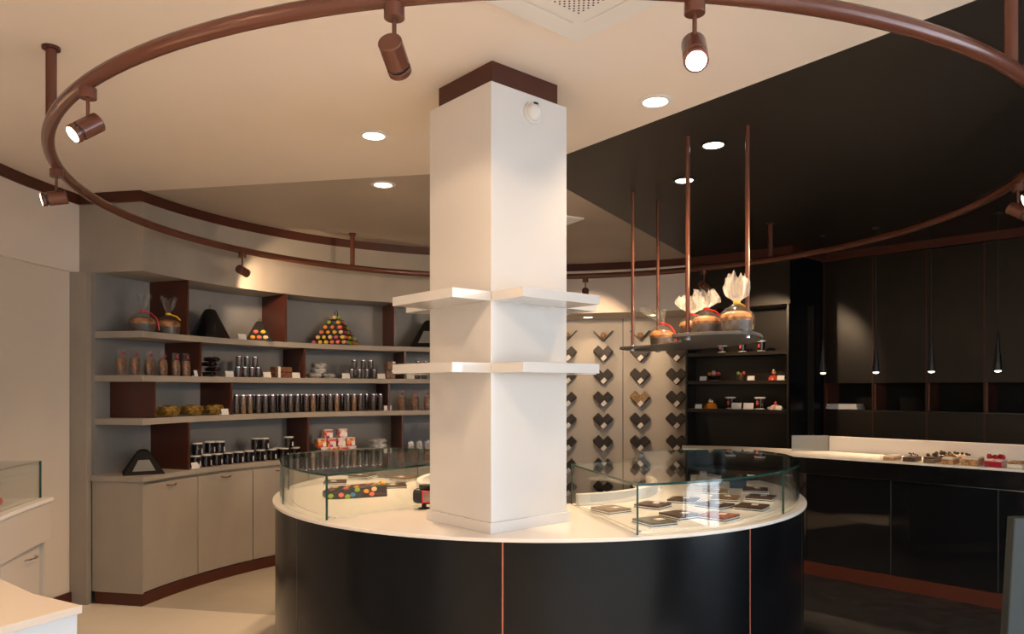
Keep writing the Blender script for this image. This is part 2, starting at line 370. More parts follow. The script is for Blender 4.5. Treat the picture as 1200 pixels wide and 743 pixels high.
# ================================================================== CURVED SHELVING (left)
E0 = 88.3
sh = thing('wall_shelving', 'curved taupe built-in wall shelving with three long shelves left of the column', 'shelving', (*pol(C, 3.0, 130), .922))
MB().arc(C, RU, RW+.02, E0, A1, 2.39, 2.88).build('bulkhead', 'wood', sh, True, world=True)
MB().arc(C, RB, RB+.03, E0, A1, .922, 2.39).build('back_panel', 'woodback', sh, True, world=True)
MB().arc(C, RB+.03, RW+.05, A1, A1+.85, 0, 2.388).build('upright', 'wood', sh, world=True)
SH = {'A': 1.963, 'B': 1.647, 'C': 1.336, 'D': .922}
for k in 'ABC': MB().arc(C, RU, RB, E0, A1, SH[k]-.046, SH[k]).build('shelf', 'wood', sh, True, .002, world=True)
for k, zt, lst in (('A', 2.39, (221, 336, 464)), ('B', SH['A']-.046, (236, 358, 476)), ('C', SH['B']-.046, (182, 272, 457)), ('D', SH['C']-.046, (222, 362, 473))):
    for px in lst:
        a = ang(px, RU+.015); MB().arc(C, RU+.012, RB, a, a+.42, SH[k], zt, n=1).build('divider', 'brown', sh, world=True)
wt = MB().arc(C, RU-.012, RB+.03, E0, A1+.25, .884, .922).build('worktop', 'wood', None, True, .002)
tag(wt, 'long curved taupe worktop over the base cabinets under the wall shelving', 'worktop')
struct(MB().arc(C, RU+.004, RB, E0, A1, 0, .088).build('trim_7', 'brown', smooth=True), 'dark brown plinth under the curved base cabinets')
aw = ang(169, RU)-ang(232.5, RU); a = A1-.25; i = 0
while a > 92:
    b = a-aw
    cb = thing('base_cabinet', f'curved taupe base cabinet, {ORD[i]} from the left end under the worktop', 'cabinet', (*pol(C, 3.0, (a+b)/2), .088), 0, 'curved base cabinets')
    MB().arc(C, RU+.022, RB+.02, b+.02, a-.02, .088, .884).build('carcass', 'wood', cb, True, world=True)
    if i == 0: MB().arc(C, RU, RB+.02, a, a+.3, .088, .884).build('end_panel', 'wood', cb, True, world=True)
    d = MB().arc(C, RU, RU+.02, b+.06, a-.06, .098, .862).build('door', 'wood', cb, True, .0015, world=True)
    am = (a+b)/2; pts = []
    for k in range(9):
        u = k/8*2-1; pts.append((*pol(C, RU-.004-.022*(1-u**4), am+u*1.0), .835-.006*(1-u*u)))
    h = MB().tube([Vector(p)-cb.location for p in pts], .0042).build('handle', 'brown', d, True)
    a = b; i += 1

# ================================================================== ISLAND
RI = 1.552; ZC = .937
isl = thing('island_counter', 'round black island counter with white top and copper seams around the column', 'counter', (*CI, 0))
def ring_outline(r0, r1, a0, a1, n=70):
    return [pol(CI, r1, a0+(a1-a0)*i/n) for i in range(n+1)]+[pol(CI, r0, a1-(a1-a0)*i/n) for i in range(n+1)]
B0, B1 = 154, 374
MB().arc(CI, .64, RI, B0, B1, .921, ZC, n=110).build('countertop', 'solid', isl, True, .003, world=True)
seams = [ (hit(px, CI, RI-.015, True)[2]) for px in (348, 589, 879)]
st = [B0+.3, seams[0]-21, seams[0], (seams[0]+seams[1])/2, seams[1], (seams[1]+seams[2])/2*1.0, seams[2], seams[2]+24, B1-.3]
st = [B0+.3, seams[0]-19, seams[0], seams[1], seams[2], seams[2]+25, B1-.3]
for a, b in zip(st[:-1], st[1:]):
    MB().arc(CI, RI-.037, RI-.015, a+.13, b-.13, .095, .921, n=max(6, int(b-a))).build('panel', 'black', isl, True, world=True)
for i, a in enumerate(st):
    MB().arc(CI, RI-.05, RI-.0145, a-.13, a+.13, .095, .921, n=1).build('seam_strip', 'strip' if i in (3, 4) else 'dark', isl, world=True)
MB().arc(CI, RI-.09, RI-.06, B0+.3, B1-.3, 0, .095, n=90).build('plinth', 'brown', isl, True, world=True)
MB().arc(CI, .66, .68, B0+.3, B1-.3, 0, .921, n=60).build('inner_panel', 'black', isl, True, world=True)
for a in (B0+.3, B1-.9): MB().arc(CI, .68, RI-.06, a, a+.6, 0, .921, n=1).build('end_panel', 'black', isl, world=True)
ZG = 1.142
def case(label, a0, a1, endpts, order):
    """a0: angle of the cut facing the camera; a1: far angle; endpts: polar points of the far curved end"""
    g = thing('glass_case', label, 'display case', (*pol(CI, 1.1, (a0+a1)/2), ZC))
    r0, r1 = .66, RI-.037
    outer = [pol(CI, r1, a0+(a1-a0)*i/40) for i in range(41)]
    far = [pol(CI, r, a) for a, r in endpts]
    ai = endpts[-1][0]
    inner = [pol(CI, r0, ai+(a0-ai)*i/24) for i in range(25)]
    MB().prism(outer+far+inner, ZG, ZG+.010, 0, 1).build('top_pane', ['glass', 'glassedge'], g, world=True)
    MB().arc(CI, r1-.008, r1-.001, min(a0, a1), max(a0, a1), ZC, ZG, n=44).build('curved_pane', 'glass', g, True, world=True)
    for a in (a0, (a0+a1)/2, a1):
        b = a+(.0 if a != a0 else (.18 if a1 > a0 else -.18))
        MB().arc(CI, r1-.0095, r1+.0005, b-.09, b+.09, ZC, ZG, n=1).build('pane_edge', 'glassedge', g, world=True)
    p, q = pol(CI, r0, a0), pol(CI, r1-.01, a0)
    n_ = Vector((-(q[1]-p[1]), q[0]-p[0])).normalized()*.006
    MB().prism(quad(p, q, n_), ZC, ZG).build('end_pane', 'glass', g, world=True)
    MB().prism(quad(p, (p[0]+.004, p[1]+.004), n_), ZC, ZG).build('pane_edge', 'glassedge', g, world=True)
    fe = [outer[-1]]+far
    for u, v in zip(fe[:-1], fe[1:]): MB().prism(quad(u, v, (0, .006)), ZC, ZG).build('end_pane', 'glass', g, world=True)
    am, aM = min(a0, ai), max(a0, ai)
    MB().arc(CI, .70, .735, am+1, aM-1, ZC, ZC+.062, n=40).build('curb', 'white_matt', g, True, .004, world=True)
    MB().arc(CI, .76, RI-.10, min(a0, a1)+1.5, max(a0, a1)-.5, ZC, ZC+.004, n=50).build('tray', 'solid', g, True, world=True)
    MB().ell((*pol(CI, r1-.03, a0+(1 if a1 > a0 else -1)), ZC+.006), (.008, .008, .006)).build('foot', 'chrome', g, True, world=True)
    return g
case('curved glass display case on the left half of the island holding the polka-dot box', 228, 183, [(168, 1.37), (157, 1.08), (156, .74), (157, .66)], 0)
case('curved glass display case on the right half of the island full of chocolate slabs', 284.2, 358, [(368, 1.46), (376-3, 1.3), (374, 1.02), (369, .66)], 0)

# ================================================================== COLUMN
pf = Vector((-.088, 3.105)); L = Vector((-.657, .7535)).normalized(); R = Vector((L.y, -L.x))
W = .452
def colpoly(g=0): return [tuple(pf-(L+R)*g), tuple(pf+R*(W+g)-L*g), tuple(pf+(L+R)*(W+g)), tuple(pf+L*(W+g)-R*g)]
cc = pf+(L+R)*W/2
col = thing('column', 'glossy white square column with brown collar standing on the island', 'column', (cc.x, cc.y, ZC))
MB().prism(colpoly(), ZC, 2.851).build('shaft', 'white', col, bevel=.002, world=True)
MB().prism(colpoly(.012), ZC, .984).build('plinth', 'white', col, bevel=.002, world=True)
MB().prism(colpoly(-.03), 2.851, CH).build('collar', 'brown', col, bevel=.001, world=True)
for z0, z1 in ((1.921, 1.961), (1.617, 1.659)):
    for o_, d_, n_ in ((pf, L, -R), (pf, R, -L), (pf+L*W, R, L), (pf+R*W, L, R)):
        MB().prism([tuple(o_), tuple(o_+d_*W), tuple(o_+d_*W+n_*.204), tuple(o_+n_*.204)], z0, z1).build('shelf', 'white', col, bevel=.002, world=True)
ps = pf+R*.232; dm = thing('motion_sensor', 'small white domed motion sensor high on the right face of the column', 'sensor', (ps.x, ps.y, 2.768), atan2(R.y, R.x))
MB().cyl((0, 0, 0), (0, -.012, 0), .05, .047, 24).build('base', 'white_matt', dm, True)
MB().ell((0, -.016, .004), (.04, .028, .04)).build('dome', 'white_matt', dm, True)
MB().box((-.004, -.028, .034), (.02, .018, .01)).build('slot', 'dark', dm)

# ================================================================== RING TRACK AND SPOTLIGHTS
CR = (.166, 4.613)         # centre of the lighting ring
RR, ZR, TR = 2.602, 2.645, .026
trk = thing('ceiling_track', 'big brown tubular lighting ring hanging below the ceiling', 'lighting track', (*CR, ZR))
MB().tube([(*pol(CR, RR, a), ZR) for a in range(0, 360, 2)], TR, 14, True).build('ring', 'copper', trk, True, world=True)
for px, near in ((60, True), (413, False), (903, False)):
    x, y, a = hit(px, CR, RR, near)
    r = MB().cyl((x, y, ZR+.02), (x, y, CH), .021).build('rod', 'copper', trk, True, world=True)
    c_ = MB().cyl((x, y, CH-.012), (x, y, CH), .034, n=20).build('ceiling_cup', 'brown', r, True); c_.location = -trk.location; 
x, y = 1.70, 2.53; a = degrees(atan2(y-CR[1], x-CR[0])); x, y = pol(CR, RR, a)
r = MB().cyl((x, y, ZR+.02), (x, y, CH), .021).build('rod', 'copper', trk, True, world=True)
def make_spot(i, label, p, target, w, lens='lamp', cone=46, drop=.10):
    """p: point on the ring; the head turns towards target"""
    a = atan2(p[1]-CR[1], p[0]-CR[0])
    t_ = thing('spotlight', label, 'spotlight', (p[0], p[1], ZR-TR), 0, 'spotlights on the ring track')
    MB().cyl((0, 0, .005), (0, 0, -.034), .029, .029, 22).build('bracket', 'copper', t_, True, .002)
    MB().cyl((0, 0, -.034), (0, 0, -drop), .0065, n=10).build('stem', 'copper', t_, True)
    j = Vector((0, 0, -drop-.035)); d = (Vector(target)-(t_.location+j)).normalized()
    b0 = j-d*.046; b1 = j+d*.062
    h = MB().cyl(b0, j+d*.035, .034, n=26).build('head', 'copper', t_, True, .003)
    MB().cyl(j+d*.035, j+d*.043, .030, n=26).build('vent_ring', 'dark', h, True)
    MB().cyl(j+d*.043, b1, .034, n=26).build('rim', 'copper', h, True, .002)
    MB().cyl(b1-d*.002, b1+d*.0015, .027, n=26).build('lens', lens, h, True)
    l = bpy.data.lights.new('spot', 'SPOT'); l.energy = w; l.color = WARM; l.spot_size = radians(cone); l.spot_blend = .45; l.shadow_soft_size = .025
    lo = bpy.data.objects.new('spot_beam', l); COL.objects.link(lo); lo.parent = t_; lo.location = b1+d*.012
    lo.rotation_euler = d.to_track_quat('-Z', 'Y').to_euler()
def rp(px, near): return hit(px, CR, RR, near)[:2]
cake_t = (1.05, 4.3, 1.95)
make_spot(0, 'brown spotlight with lit lens facing left on the near left bend of the ring', rp(103, True), (-2.9, 1.2, .9), TRACK_W*1.5, 'lampbright')
make_spot(1, 'brown spotlight aimed left at the white wall from the far left of the ring', rp(66, False), (-3.7, 2.9, 2.1), TRACK_W*.7, 'lampbright', 40)
make_spot(2, 'large brown spotlight seen from behind, left of the column top', rp(462, True), (-.15, 3.3, 1.95), TRACK_W*.25, 'lamp', 60)
make_spot(3, 'brown spotlight lighting the bulkhead over the shelving at left', rp(284, False), (*hit(345, C, RU-.02)[:2], 2.33), TRACK_W*.26, 'lamp', 110)
make_spot(4, 'glaring spotlight right of the column top pointing at the viewer', rp(814, True), (.35, .9, 1.2), TRACK_W*.5, 'lampbright', 60)
make_spot(5, 'brown spotlight just right of the column in front of the heart wall', rp(686, False), (.9, 9.0, 1.7), TRACK_W*.6, 'lamp', 70)
make_spot(6, 'brown spotlight above the hanging cakes aimed at the black unit', rp(825, False), (2.75, 7.6, 1.9), TRACK_W*.6, 'lamp', 55)
make_spot(7, 'brown spotlight at the right frame edge on the ring', rp(1193, False), (3.4, 3.0, 1.7), TRACK_W*.5, 'lampbright', 50)
for k, (aa, tg, ww, cn) in enumerate(((-30, (-1.5, 6.9, 2.0), 1.6, 42), (-24, cake_t, .8, 36))):
    make_spot(8+k, ['brown spotlight off the right of the frame aimed at the macaron tower', 'brown spotlight off the right of the frame aimed at the hanging cakes'][k], pol(CR, RR, aa), tg, TRACK_W*ww, 'lamp', cn)

# ---- recessed downlights
def make_down(black):
    t_ = thing('downlight', '', 'downlight', (0, 0, 0), 0)
    MB().lathe([(.085, 0), (.085, -.004), (.062, -.007), (.058, 0)], 32).build('bezel', 'dark' if black else 'white_matt', t_, True)
    MB().lathe([(.056, -.001), (.056, -.006), (.04, -.0085), (.001, -.009)], 28).build('lens', 'lamp', t_, True)
    return t_
def downlight(px, py, lab, black=False, z=CH, w=DOWN_W, cone=125, xy=None, sc=1):
    x, y = xy or onz(px, py, z)
    o = clone('down'+str(black), lambda: make_down(black), lab, (x, y, z-.0005), 0, None, sc)
    l = bpy.data.lights.new('down', 'SPOT'); l.energy = w; l.color = WARM; l.spot_size = radians(cone); l.spot_blend = .6; l.shadow_soft_size = .05
    lo = bpy.data.objects.new('down_beam', l); COL.objects.link(lo); lo.parent = o; lo.location = (0, 0, -.02)
downlight(438, 158.5, 'round white recessed downlight in the cream ceiling left of the column')
downlight(449, 216, 'round recessed downlight in the taupe ceiling left of the column')
downlight(768, 118.5, 'round recessed downlight in the cream ceiling right of the column')
downlight(836, 169.5, 'black recessed downlight between the two near shelf rods', True)
downlight(802, 211, 'black recessed downlight behind the shelf rods', True)
for x, y, nm in ((-2.75, 2.55, 'over the curved side counter'), (-1.9, 1.3, 'near the left counters'), (-.05, 1.25, 'in front of the column'), (-1.6, -.6, 'behind the camera at left'), (1.4, .2, 'behind the camera at right')):  # the lamp over the side counter is added for more light at left
    downlight(0, 0, f'recessed downlight in the cream ceiling {nm}, outside the frame', xy=(x, y), w=DOWN_W*{'o': 1.0, 'i': .45}.get(nm[0], 1.1))
downlight(689, 371.5, 'small recessed light under the bulkhead right beside the column', z=2.4, w=SOFF_W, sc=.9)
downlight(764, 369, 'small recessed light under the bulkhead behind the far shelf rods', z=2.4, w=SOFF_W, sc=.8)
downlight(0, 0, 'small recessed light under the bulkhead near the black unit', z=2.4, w=SOFF_W, xy=(2.1, 8.35), sc=.8)
downlight(0, 0, 'small recessed light under the bulkhead hidden behind the column', z=2.4, w=SOFF_W, xy=(.25, 8.8), sc=.8)

# ---- ceiling cassette and vents
far = Vector(onz(676, 51, CH)); e1 = Vector((-.755, -.656)).normalized(); e2 = Vector((.657, -.7535)).normalized()
ac = far+(e1+e2)*.47; acr = atan2(e1.y, e1.x)
a_ = thing('air_cassette', 'square white ceiling air-conditioning cassette with perforated centre grille', 'air conditioner', (ac.x, ac.y, CH), acr)
MB().box((0, 0, -.006), (.94, .94, .012)).build('outer_frame', 'cream', a_, bevel=.003)
MB().box((0, 0, -.014), (.86, .86, .02)).build('frame', 'white_matt', a_, bevel=.006)
for k in range(4):
    an = k*pi/2; c_ = (cos(an)*.365, sin(an)*.365, -.0255)
    MB().box(c_, (.075, .60, .005), an, tilt=0).build('louvre', 'white_matt', a_, bevel=.002)
MB().box((0, 0, -.03), (.60, .60, .014)).build('centre_panel', 'white_matt', a_, bevel=.003)
hb = MB()
for i in range(42):
    for j in range(42):
        if (i+j) % 2 == 0: hb.cyl((-.246+i*.012, -.246+j*.012, -.0368), (-.246+i*.012, -.246+j*.012, -.0376), .0045, n=6)
h = hb.build('perforation', 'dark', a_); h['kind'] = 'stuff'
vx, vy = onz(655, 257, CH)
v_ = thing('ceiling_vent', 'flat white ceiling vent just right of the column over the taupe ceiling', 'vent', (vx, vy, CH), .5)
MB().box((0, 0, -.008), (.30, .30, .016)).build('frame', 'white_matt', v_, bevel=.003)
for k in range(5): MB().box((0, -.1+k*.05, -.018), (.24, .03, .004)).build('slat', 'white_matt', v_)

# ================================================================== SUSPENDED SHELF AND CAKES
CS = (.10, 4.60); ZS = 1.850
hs = thing('hanging_shelf', 'curved frosted shelf hung on four thin brown rods from the black ceiling', 'shelf', (*pol(CS, 1.17, 5), ZS))
out = [pol(CS, 1.39, a) for a in range(-32, 43, 2)]; inn = [pol(CS, .94, a) for a in range(42, -33, -2)]
def endcap(a, s_):
    res = []
    for k in range(1, 10):
        t_ = k*pi/10; m_ = pol(CS, 1.165+.225*cos(t_)*s_, a+s_*6.5*sin(t_)**.7); res.append(m_)
    return res
capf = endcap(42, 1); capn = endcap(-32, -1)
MB().prism(out+capf+inn+capn, ZS-.018, ZS).build('board', 'acrylic', hs, bevel=.003, world=True)
for a, r_ in ((41, 1.012), (42, 1.331), (-29.7, 1.012), (-30.2, 1.339)):
    x, y = pol(CS, r_, a)
    rd = MB().cyl((x, y, ZS-.02), (x, y, CH), .0115).build('rod', 'copper', hs, True, world=True)
    MB().cyl((x, y, ZS-.03), (x, y, ZS+.012), .017, n=16).build('clamp', 'chrome', rd, True).location = -hs.location
def make_panettone(s=1, rib='redrib', lean=.0, tall=1.0, seed=1, full=.8):
    random.seed(seed)
    t_ = thing('bagged_cake', '', 'cake', (0, 0, 0))
    MB().lathe([(.076, .002), (.082, .03), (.084, .062)], 28).build('paper_case', 'cakebase', t_, True)
    MB().lathe([(.083, .062), (.088, .078), (.08, .098), (.055, .112), (.02, .118), (.001, .118)], 28).build('cake_top', 'cake', t_, True)
    prof = [(.086, 0), (.092, .03), (.096, .07), (.090, .10), (.066, .125), (.03, .147), (.013, .158), (.013, .166), (.03, .185), (.052, .215), (.072, .25*tall), (.078, .27*tall)]
    if full > 1.1: prof = prof[:8]+[(.034, .182), (.060, .198), (.076, .222*tall), (.074, .25*tall), (.058, .268*tall)]
    W_ = [[1+random.uniform(-.05, .05)*(2.5 if j > 7 else (.5 if j < 5 else 1)) for i in range(26)] for j in range(len(prof))]
    def wob(i, j):
        f = W_[j][i]
        if j > 7: f *= 1+.22*sin(i*5)+.0
        return f
    def crush(b):
        b.v = [(x+lean*max(0, z-.16), y*(1 if z < .17 else .6), z+(.016*sin(9*atan2(y, x))+random.uniform(-.012, .012) if z > .21 else 0)) for x, y, z in b.v]
        return b
    b = MB(); b.lathe(prof[:7], 26, wob=wob); b.f = b.f[:-2]; b.m = b.m[:-2]
    crush(b)
    cr = MB(); cr.lathe([(r_*full, z_) for r_, z_ in prof[6:]], 44, wob=lambda i, j: 1 if j < 2 else 1+.30*sin(i*pi/2+.3)*min(1, j/4)+random.uniform(-.16, .16)); cr.f = cr.f[:-2]; cr.m = cr.m[:-2]
    crush(cr).build('crown', 'crown' if full > 1.1 else 'cello', t_)
    b.build('cellophane', 'cello', t_, True)
    MB().lathe([(.016, .154), (.019, .158), (.019, .166), (.016, .17)], 16).build('ribbon', rib, t_, True)
    MB().tube([(.012, -.012, .16), (.04, -.045, .145), (.065, -.07, .11), (.078, -.074, .06), (.08, -.078, .02)], .0045, 6).build('ribbon_tail', rib, t_, True)
    return t_
def on_hs(px, r_): x, y, a = hit(px, CS, r_); return x, y
for k, (pos, lab, rib, ln, sc, tl) in enumerate((
    (pol(CS, 1.22, 36), 'bagged golden cake alone at the far end of the hanging shelf, bag leaning left', 'redrib', -.75, 1.05, .95),
    (pol(CS, 1.00, -19), 'bagged cake half hidden behind the near inner rod on the hanging shelf', 'redrib', -.1, .82, 1.0),
    (pol(CS, 1.115, -29.6), 'bagged cake with red ribbon in the middle of the hanging shelf', 'redrib', -.1, .86, 1.0),
    (pol(CS, 1.29, -31.5), 'bagged cake with yellow ribbon at the near end of the hanging shelf', 'yellowrib', .15, .98, 1.15))):
    o = make_panettone(1, rib, ln, tl, 11+k, 1.25 if k else 1.0); o.location = (*pos, ZS); o.scale = (sc,)*3; o.rotation_euler = (0, 0, .4*k); tag(o, lab, 'cake', 'bagged cakes')
lb = MB().box((0, 0, .0), (.055, .03, .003)).build('price_sticker', 'paper'); lb.location = (*pol(CS, 1.3, 10), ZS-.0195); tag(lb, 'small white sticker under the hanging shelf', 'sticker')

# ================================================================== SHELF GOODS
def loc_on(px, r_, z): x, y, a = hit(px, C, r_); return (x, y, z), face(a)
def make_card(wd=.07, ht=.045):
    t_ = MB().box((0, 0, ht/2*.97), (wd, .003, ht), tilt=-.25).box((0, .012, .004), (wd, .02, .006)).build('price_card', 'card'); t_['category'] = 'price card'; return t_
cardn = 0
def card(px, r_, z, lab, sc=1):
    p, rz = loc_on(px, r_, z); clone('card', make_card, lab, p, rz, 'price cards', sc)
for px, k, nx in ((284, 'A', 'right of the tall black cone on the top shelf'), (232, 'B', 'right of the bagged cookies on the second shelf'),
               (269, 'B', 'left of the first cluster of chocolate tubes'), (313, 'B', 'left of the brown wrapped packets'), (347, 'B', 'right of the brown wrapped packets'),
               (405.5, 'B', 'right of the silver bags on the second shelf'), (447, 'B', 'right of the middle tube cluster on the second shelf'), (481, 'B', 'near the column on the second shelf'),
               (264, 'C', 'in front of the gold bags on the third shelf'), (454.5, 'C', 'at the right end of the long tube row'),
               (229, 'D', 'leaning on the leftmost jam jar on the worktop'), (369, 'D', 'left of the colourful tins on the worktop')):
    card(px, RU+.035, SH[k], 'small white price card '+nx, 1.1)
# top shelf
for px, rib, lab, sd in ((167, 'redrib', 'bagged cake with long red ribbon, leftmost on the top shelf', 3), (197, 'yellowrib', 'bagged cake with yellow ribbon beside the brown divider on the top shelf', 4)):
    o = make_panettone(1, rib, .1, 1.05, sd); p, rz = loc_on(px, RU+.14, SH['A']); o.location = p; o.rotation_euler = (0, 0, rz); o.scale = (1.0,)*3; tag(o, lab, 'cake', 'bagged cakes')
def cone_display(label, px, r_, z, w, h, window=False, top=.22):
    p, rz = loc_on(px, r_, z)
    t_ = thing('cone_display', label, 'display', p, rz)
    MB().lathe([(w/2, 0), (w/2, .006), (w/2*.99, .010), (w*.16, h*.86), (w*.13, h*.915), (w*.07, h*.945), (.001, h*.95)], 40).build('cone', 'conem', t_, True)
    MB().tube([(0, 0, h*.95), (0, 0, h*1.01), (.012, 0, h*1.04), (0, 0, h*1.07), (-.012, 0, h*1.04), (0, 0, h*1.01)], .0022, 6).build('hook', 'dark', t_, True)
    return t_
cone_display('tall glossy black cone on the top shelf', 246, RU+.17, SH['A'], .32, .26)
def pyramid_box(label, px, r_, z, w, h, rot=0, mac=True):
    p, rz = loc_on(px, r_, z)
    t_ = thing('pyramid_box', label, 'box', p, rz+rot)
    tp = .16
    poly = lambda s, zz: [(sx*w/2*s, sy*w/2*s, zz) for sx, sy in ((-1, -1), (1, -1), (1, 1), (-1, 1))]
    MB().add(poly(1, 0)+poly(tp+.12, h*.86)+poly(tp, h*.93), [(3, 2, 1, 0), (8, 9, 10, 11)]+[(b+i, b+(i+1) % 4, b+4+(i+1) % 4, b+4+i) for b in (0, 4) for i in range(4)]).build('case', 'matteblack', t_, bevel=.004)
    sl = (w/2*(1-(tp+.12)))/(h*.86)
    def fp(x, zz, d=0): return (x, -(w/2-sl*zz)-d, zz)
    if mac:
        k = 0
        for row, xs in ((.16, (-.23, 0, .23)), (.42, (-.13, .14))):
            for x in xs:
                b = MB(); b.ell(fp(x*w, row*h, .002), (w*.095, .012, w*.075)); b.build('macaron', MAC[(6, 1, 4, 1, 0)[k]], t_, True); k += 1
    else:
        b = MB(); b.add([fp(-.27*w, h*.14, .002), fp(.27*w, h*.14, .002), fp(.13*w, h*.55, .002), fp(-.13*w, h*.55, .002)], [(0, 1, 2, 3)]); b.build('window', 'greyglass', t_)
    MB().tube([(0, 0, h*.93), (0, 0, h*1.0), (.008, 0, h*1.03), (0, 0, h*1.05), (-.008, 0, h*1.03), (0, 0, h)], .002, 6).build('hook', 'dark', t_, True)
    return t_
pyramid_box('small black pyramid box with window showing five macarons on the top shelf', 304.5, RU+.12, SH['A'], .23, .19, -.65)
pyramid_box('dark empty pyramid box standing alone on the left end of the worktop', 168, RU+.17, SH['D'], .28, .19, -.80, False)
pyramid_box('dark pyramid box half hidden by the column on the top shelf', 503, RU+.16, SH['A'], .36, .30, -.3, False)
# macaron tower
p, rz = loc_on(394, RU+.215, SH['A'])
tw = thing('macaron_tower', 'tall black pyramid stand covered in colourful macarons on the top shelf', 'macaron tower', p, -.185)
NT = 6; side = .33; th = .049
for lv in range(NT):
    sd_ = side*(1-lv/NT)*.95+.02
    MB().box((0, 0, th*lv+.003), (sd_+.032, sd_+.032, .006)).build('tier', 'dark', tw)
    MB().box((0, 0, th*lv+.024), (sd_-.045, sd_-.045, .038)).build('core', 'dark', tw)
    n = NT-lv
    if lv == 0:
        mm = MB().lathe([(.001, -.011), (.017, -.011), (.0215, -.006), (.0205, -.002), (.0205, .002), (.0215, .006), (.017, .011), (.001, .011)], 12)
        mm.v = [(x, z, y) for x, y, z in mm.v]; src = mm.build('macaron', MAC[0], tw, True); meshes = []
        for m_ in MAC: me = src.data.copy(); me.materials[0] = m_; meshes.append(me)
        bpy.data.objects.remove(src)
    for sd4 in range(4):
        for k in range(n):
            o = bpy.data.objects.new('macaron', random.choice(meshes[:7]+meshes[:2]+[meshes[8]])); COL.objects.link(o); o.parent = tw
            q = (k-(n-1)/2)*(sd_-.035)/max(1, n-1) if n > 1 else 0
            an = sd4*pi/2; dd = sd_/2-.006
            o.location = (q*cos(an)+dd*sin(an), q*sin(an)-dd*cos(an), th*lv+.026); o.scale = (.93, 1, .84); o.rotation_euler = (0, 0, an)
MB().tube([(-.012, 0, th*NT-.01), (-.014, 0, th*NT+.03), (0, 0, th*NT+.05), (.014, 0, th*NT+.03), (.012, 0, th*NT-.01)], .004, 8).build('loop_handle', 'dark', tw, True)
# cookie bags
def make_cbag():
    t_ = thing('cookie_bag', '', 'bag of cookies'); random.seed(3)
    b = MB(); b.lathe([(.030, 0), (.036, .02), (.037, .06), (.033, .105), (.026, .118)], 14, wob=lambda i, j: random.uniform(.92, 1.06)); b.v = [(x, y*.7, z) for x, y, z in b.v]; b.build('cookies', 'cookie', t_, True)
    b = MB(); b.lathe([(.034, .0), (.039, .04), (.036, .11), (.030, .14), (.036, .175)], 14, wob=lambda i, j: random.uniform(.94, 1.06)); b.f = b.f[:-1]; b.m = b.m[:-1]; b.v = [(x, y*(.75 if z < .12 else .35), z) for x, y, z in b.v]; b.build('cellophane', 'cello', t_, True)
    MB().ell((.0, -.016, .145), (.013, .006, .013)).build('seal', 'pink', t_, True)
    return t_
for i, px in enumerate((142, 158, 175, 191, 206, 218)):
    p, rz = loc_on(px, RU+.07, SH['B']); clone('cbag', make_cbag, f'clear bag of brown cookies with pink seal, {ORD[i]} from the left on the second shelf', p, rz, 'cookie bags', 1.02)
for i, px in enumerate((471, 486.5, 501.5)):
    p, rz = loc_on(px, RU+.06, SH['C']); clone('cbag', make_cbag, f'clear bag of brown cookies near the column, {ORD[i]} from the left on the third shelf', p, rz, 'cookie bags', 1.15)
# flat packets: black glossy, silver, gold, brown
def make_pack(m_, wd, dp, ht, seed=1, puff=True):
    def f_():
        t_ = thing('packet', '', 'packet'); random.seed(seed)
        nx, ny = 9, 5; vs = []; fs = []
        for s_ in (-1, 1):
            for j in range(ny+1):
                for i in range(nx+1):
                    u, v = i/nx*2-1, j/ny*2-1
                    h = ht/2*(1-u**10)*(1-v**6)**.5*(.9+.1*sin(5*u+seed))
                    vs.append((u*wd/2, v*dp/2, ht/2+s_*(h+.0008)+(random.uniform(-.06, .06)*ht if s_ > 0 else 0)))
            o_ = 0 if s_ < 0 else (nx+1)*(ny+1)
            for j in range(ny):
                for i in range(nx): fs.append((o_+j*(nx+1)+i, o_+j*(nx+1)+i+1, o_+(j+1)*(nx+1)+i+1, o_+(j+1)*(nx+1)+i))
        b = MB(); b.add(vs, fs); b.build('bag', m_, t_, True)
        MB().ell((0, -dp*.42, ht*.55), (.009, .005, .009)).build('seal', 'pink', t_, True)
        return t_
    return f_
def packs(spec, key, m_, wd, dp, ht, r_, z, txt, tilt=0):
    for i, (px, lev, nm) in enumerate(spec):
        p, rz = loc_on(px, r_, z+lev*ht*1.01); clone(key, make_pack(m_, wd, dp, ht), txt+' '+nm, p, rz, txt+'s')
packs([(244, 0, 'at the bottom of the stack by the cookie bags'), (249, 1, 'second up in the stack by the cookie bags'), (245, 2, 'third up in the stack by the cookie bags'), (248, 3, 'on top of the stack by the cookie bags')],
      'blackpack', 'tubedark', .115, .10, .040, RU+.08, SH['B'], 'glossy dark chocolate packet')
packs([(368, 0, 'at bottom left of the pile'), (384, 0, 'at bottom right of the pile'), (373, 1.05, 'in the middle of the pile'), (374, 2.1, 'on top of the pile')],
      'silverpack', 'silver', .13, .11, .045, RU+.08, SH['B'], 'silver foil bag on the second shelf')
packs([(444.5, 0, 'at the bottom of the pile'), (444, 1.05, 'in the middle of the pile'), (443, 2.1, 'on top of the pile')],
      'silverpack2', 'silver', .16, .12, .045, RU+.08, SH['D'], 'silver foil bag on the worktop')
packs([(197, 0, 'leftmost of three'), (224.5, 0, 'middle of three'), (249.5, 0, 'rightmost of three')], 'goldpack', 'gold', .175, .12, .085, RU+.10, SH['C'], 'golden cellophane bag on the third shelf')
packs([(481, 0, 'leftmost'), (491, 0, 'in the middle'), (501, 0, 'nearest the column')], 'smallbag', 'silver', .07, .06, .11, RU+.06, SH['D'], 'small upright bag at the right of the worktop')
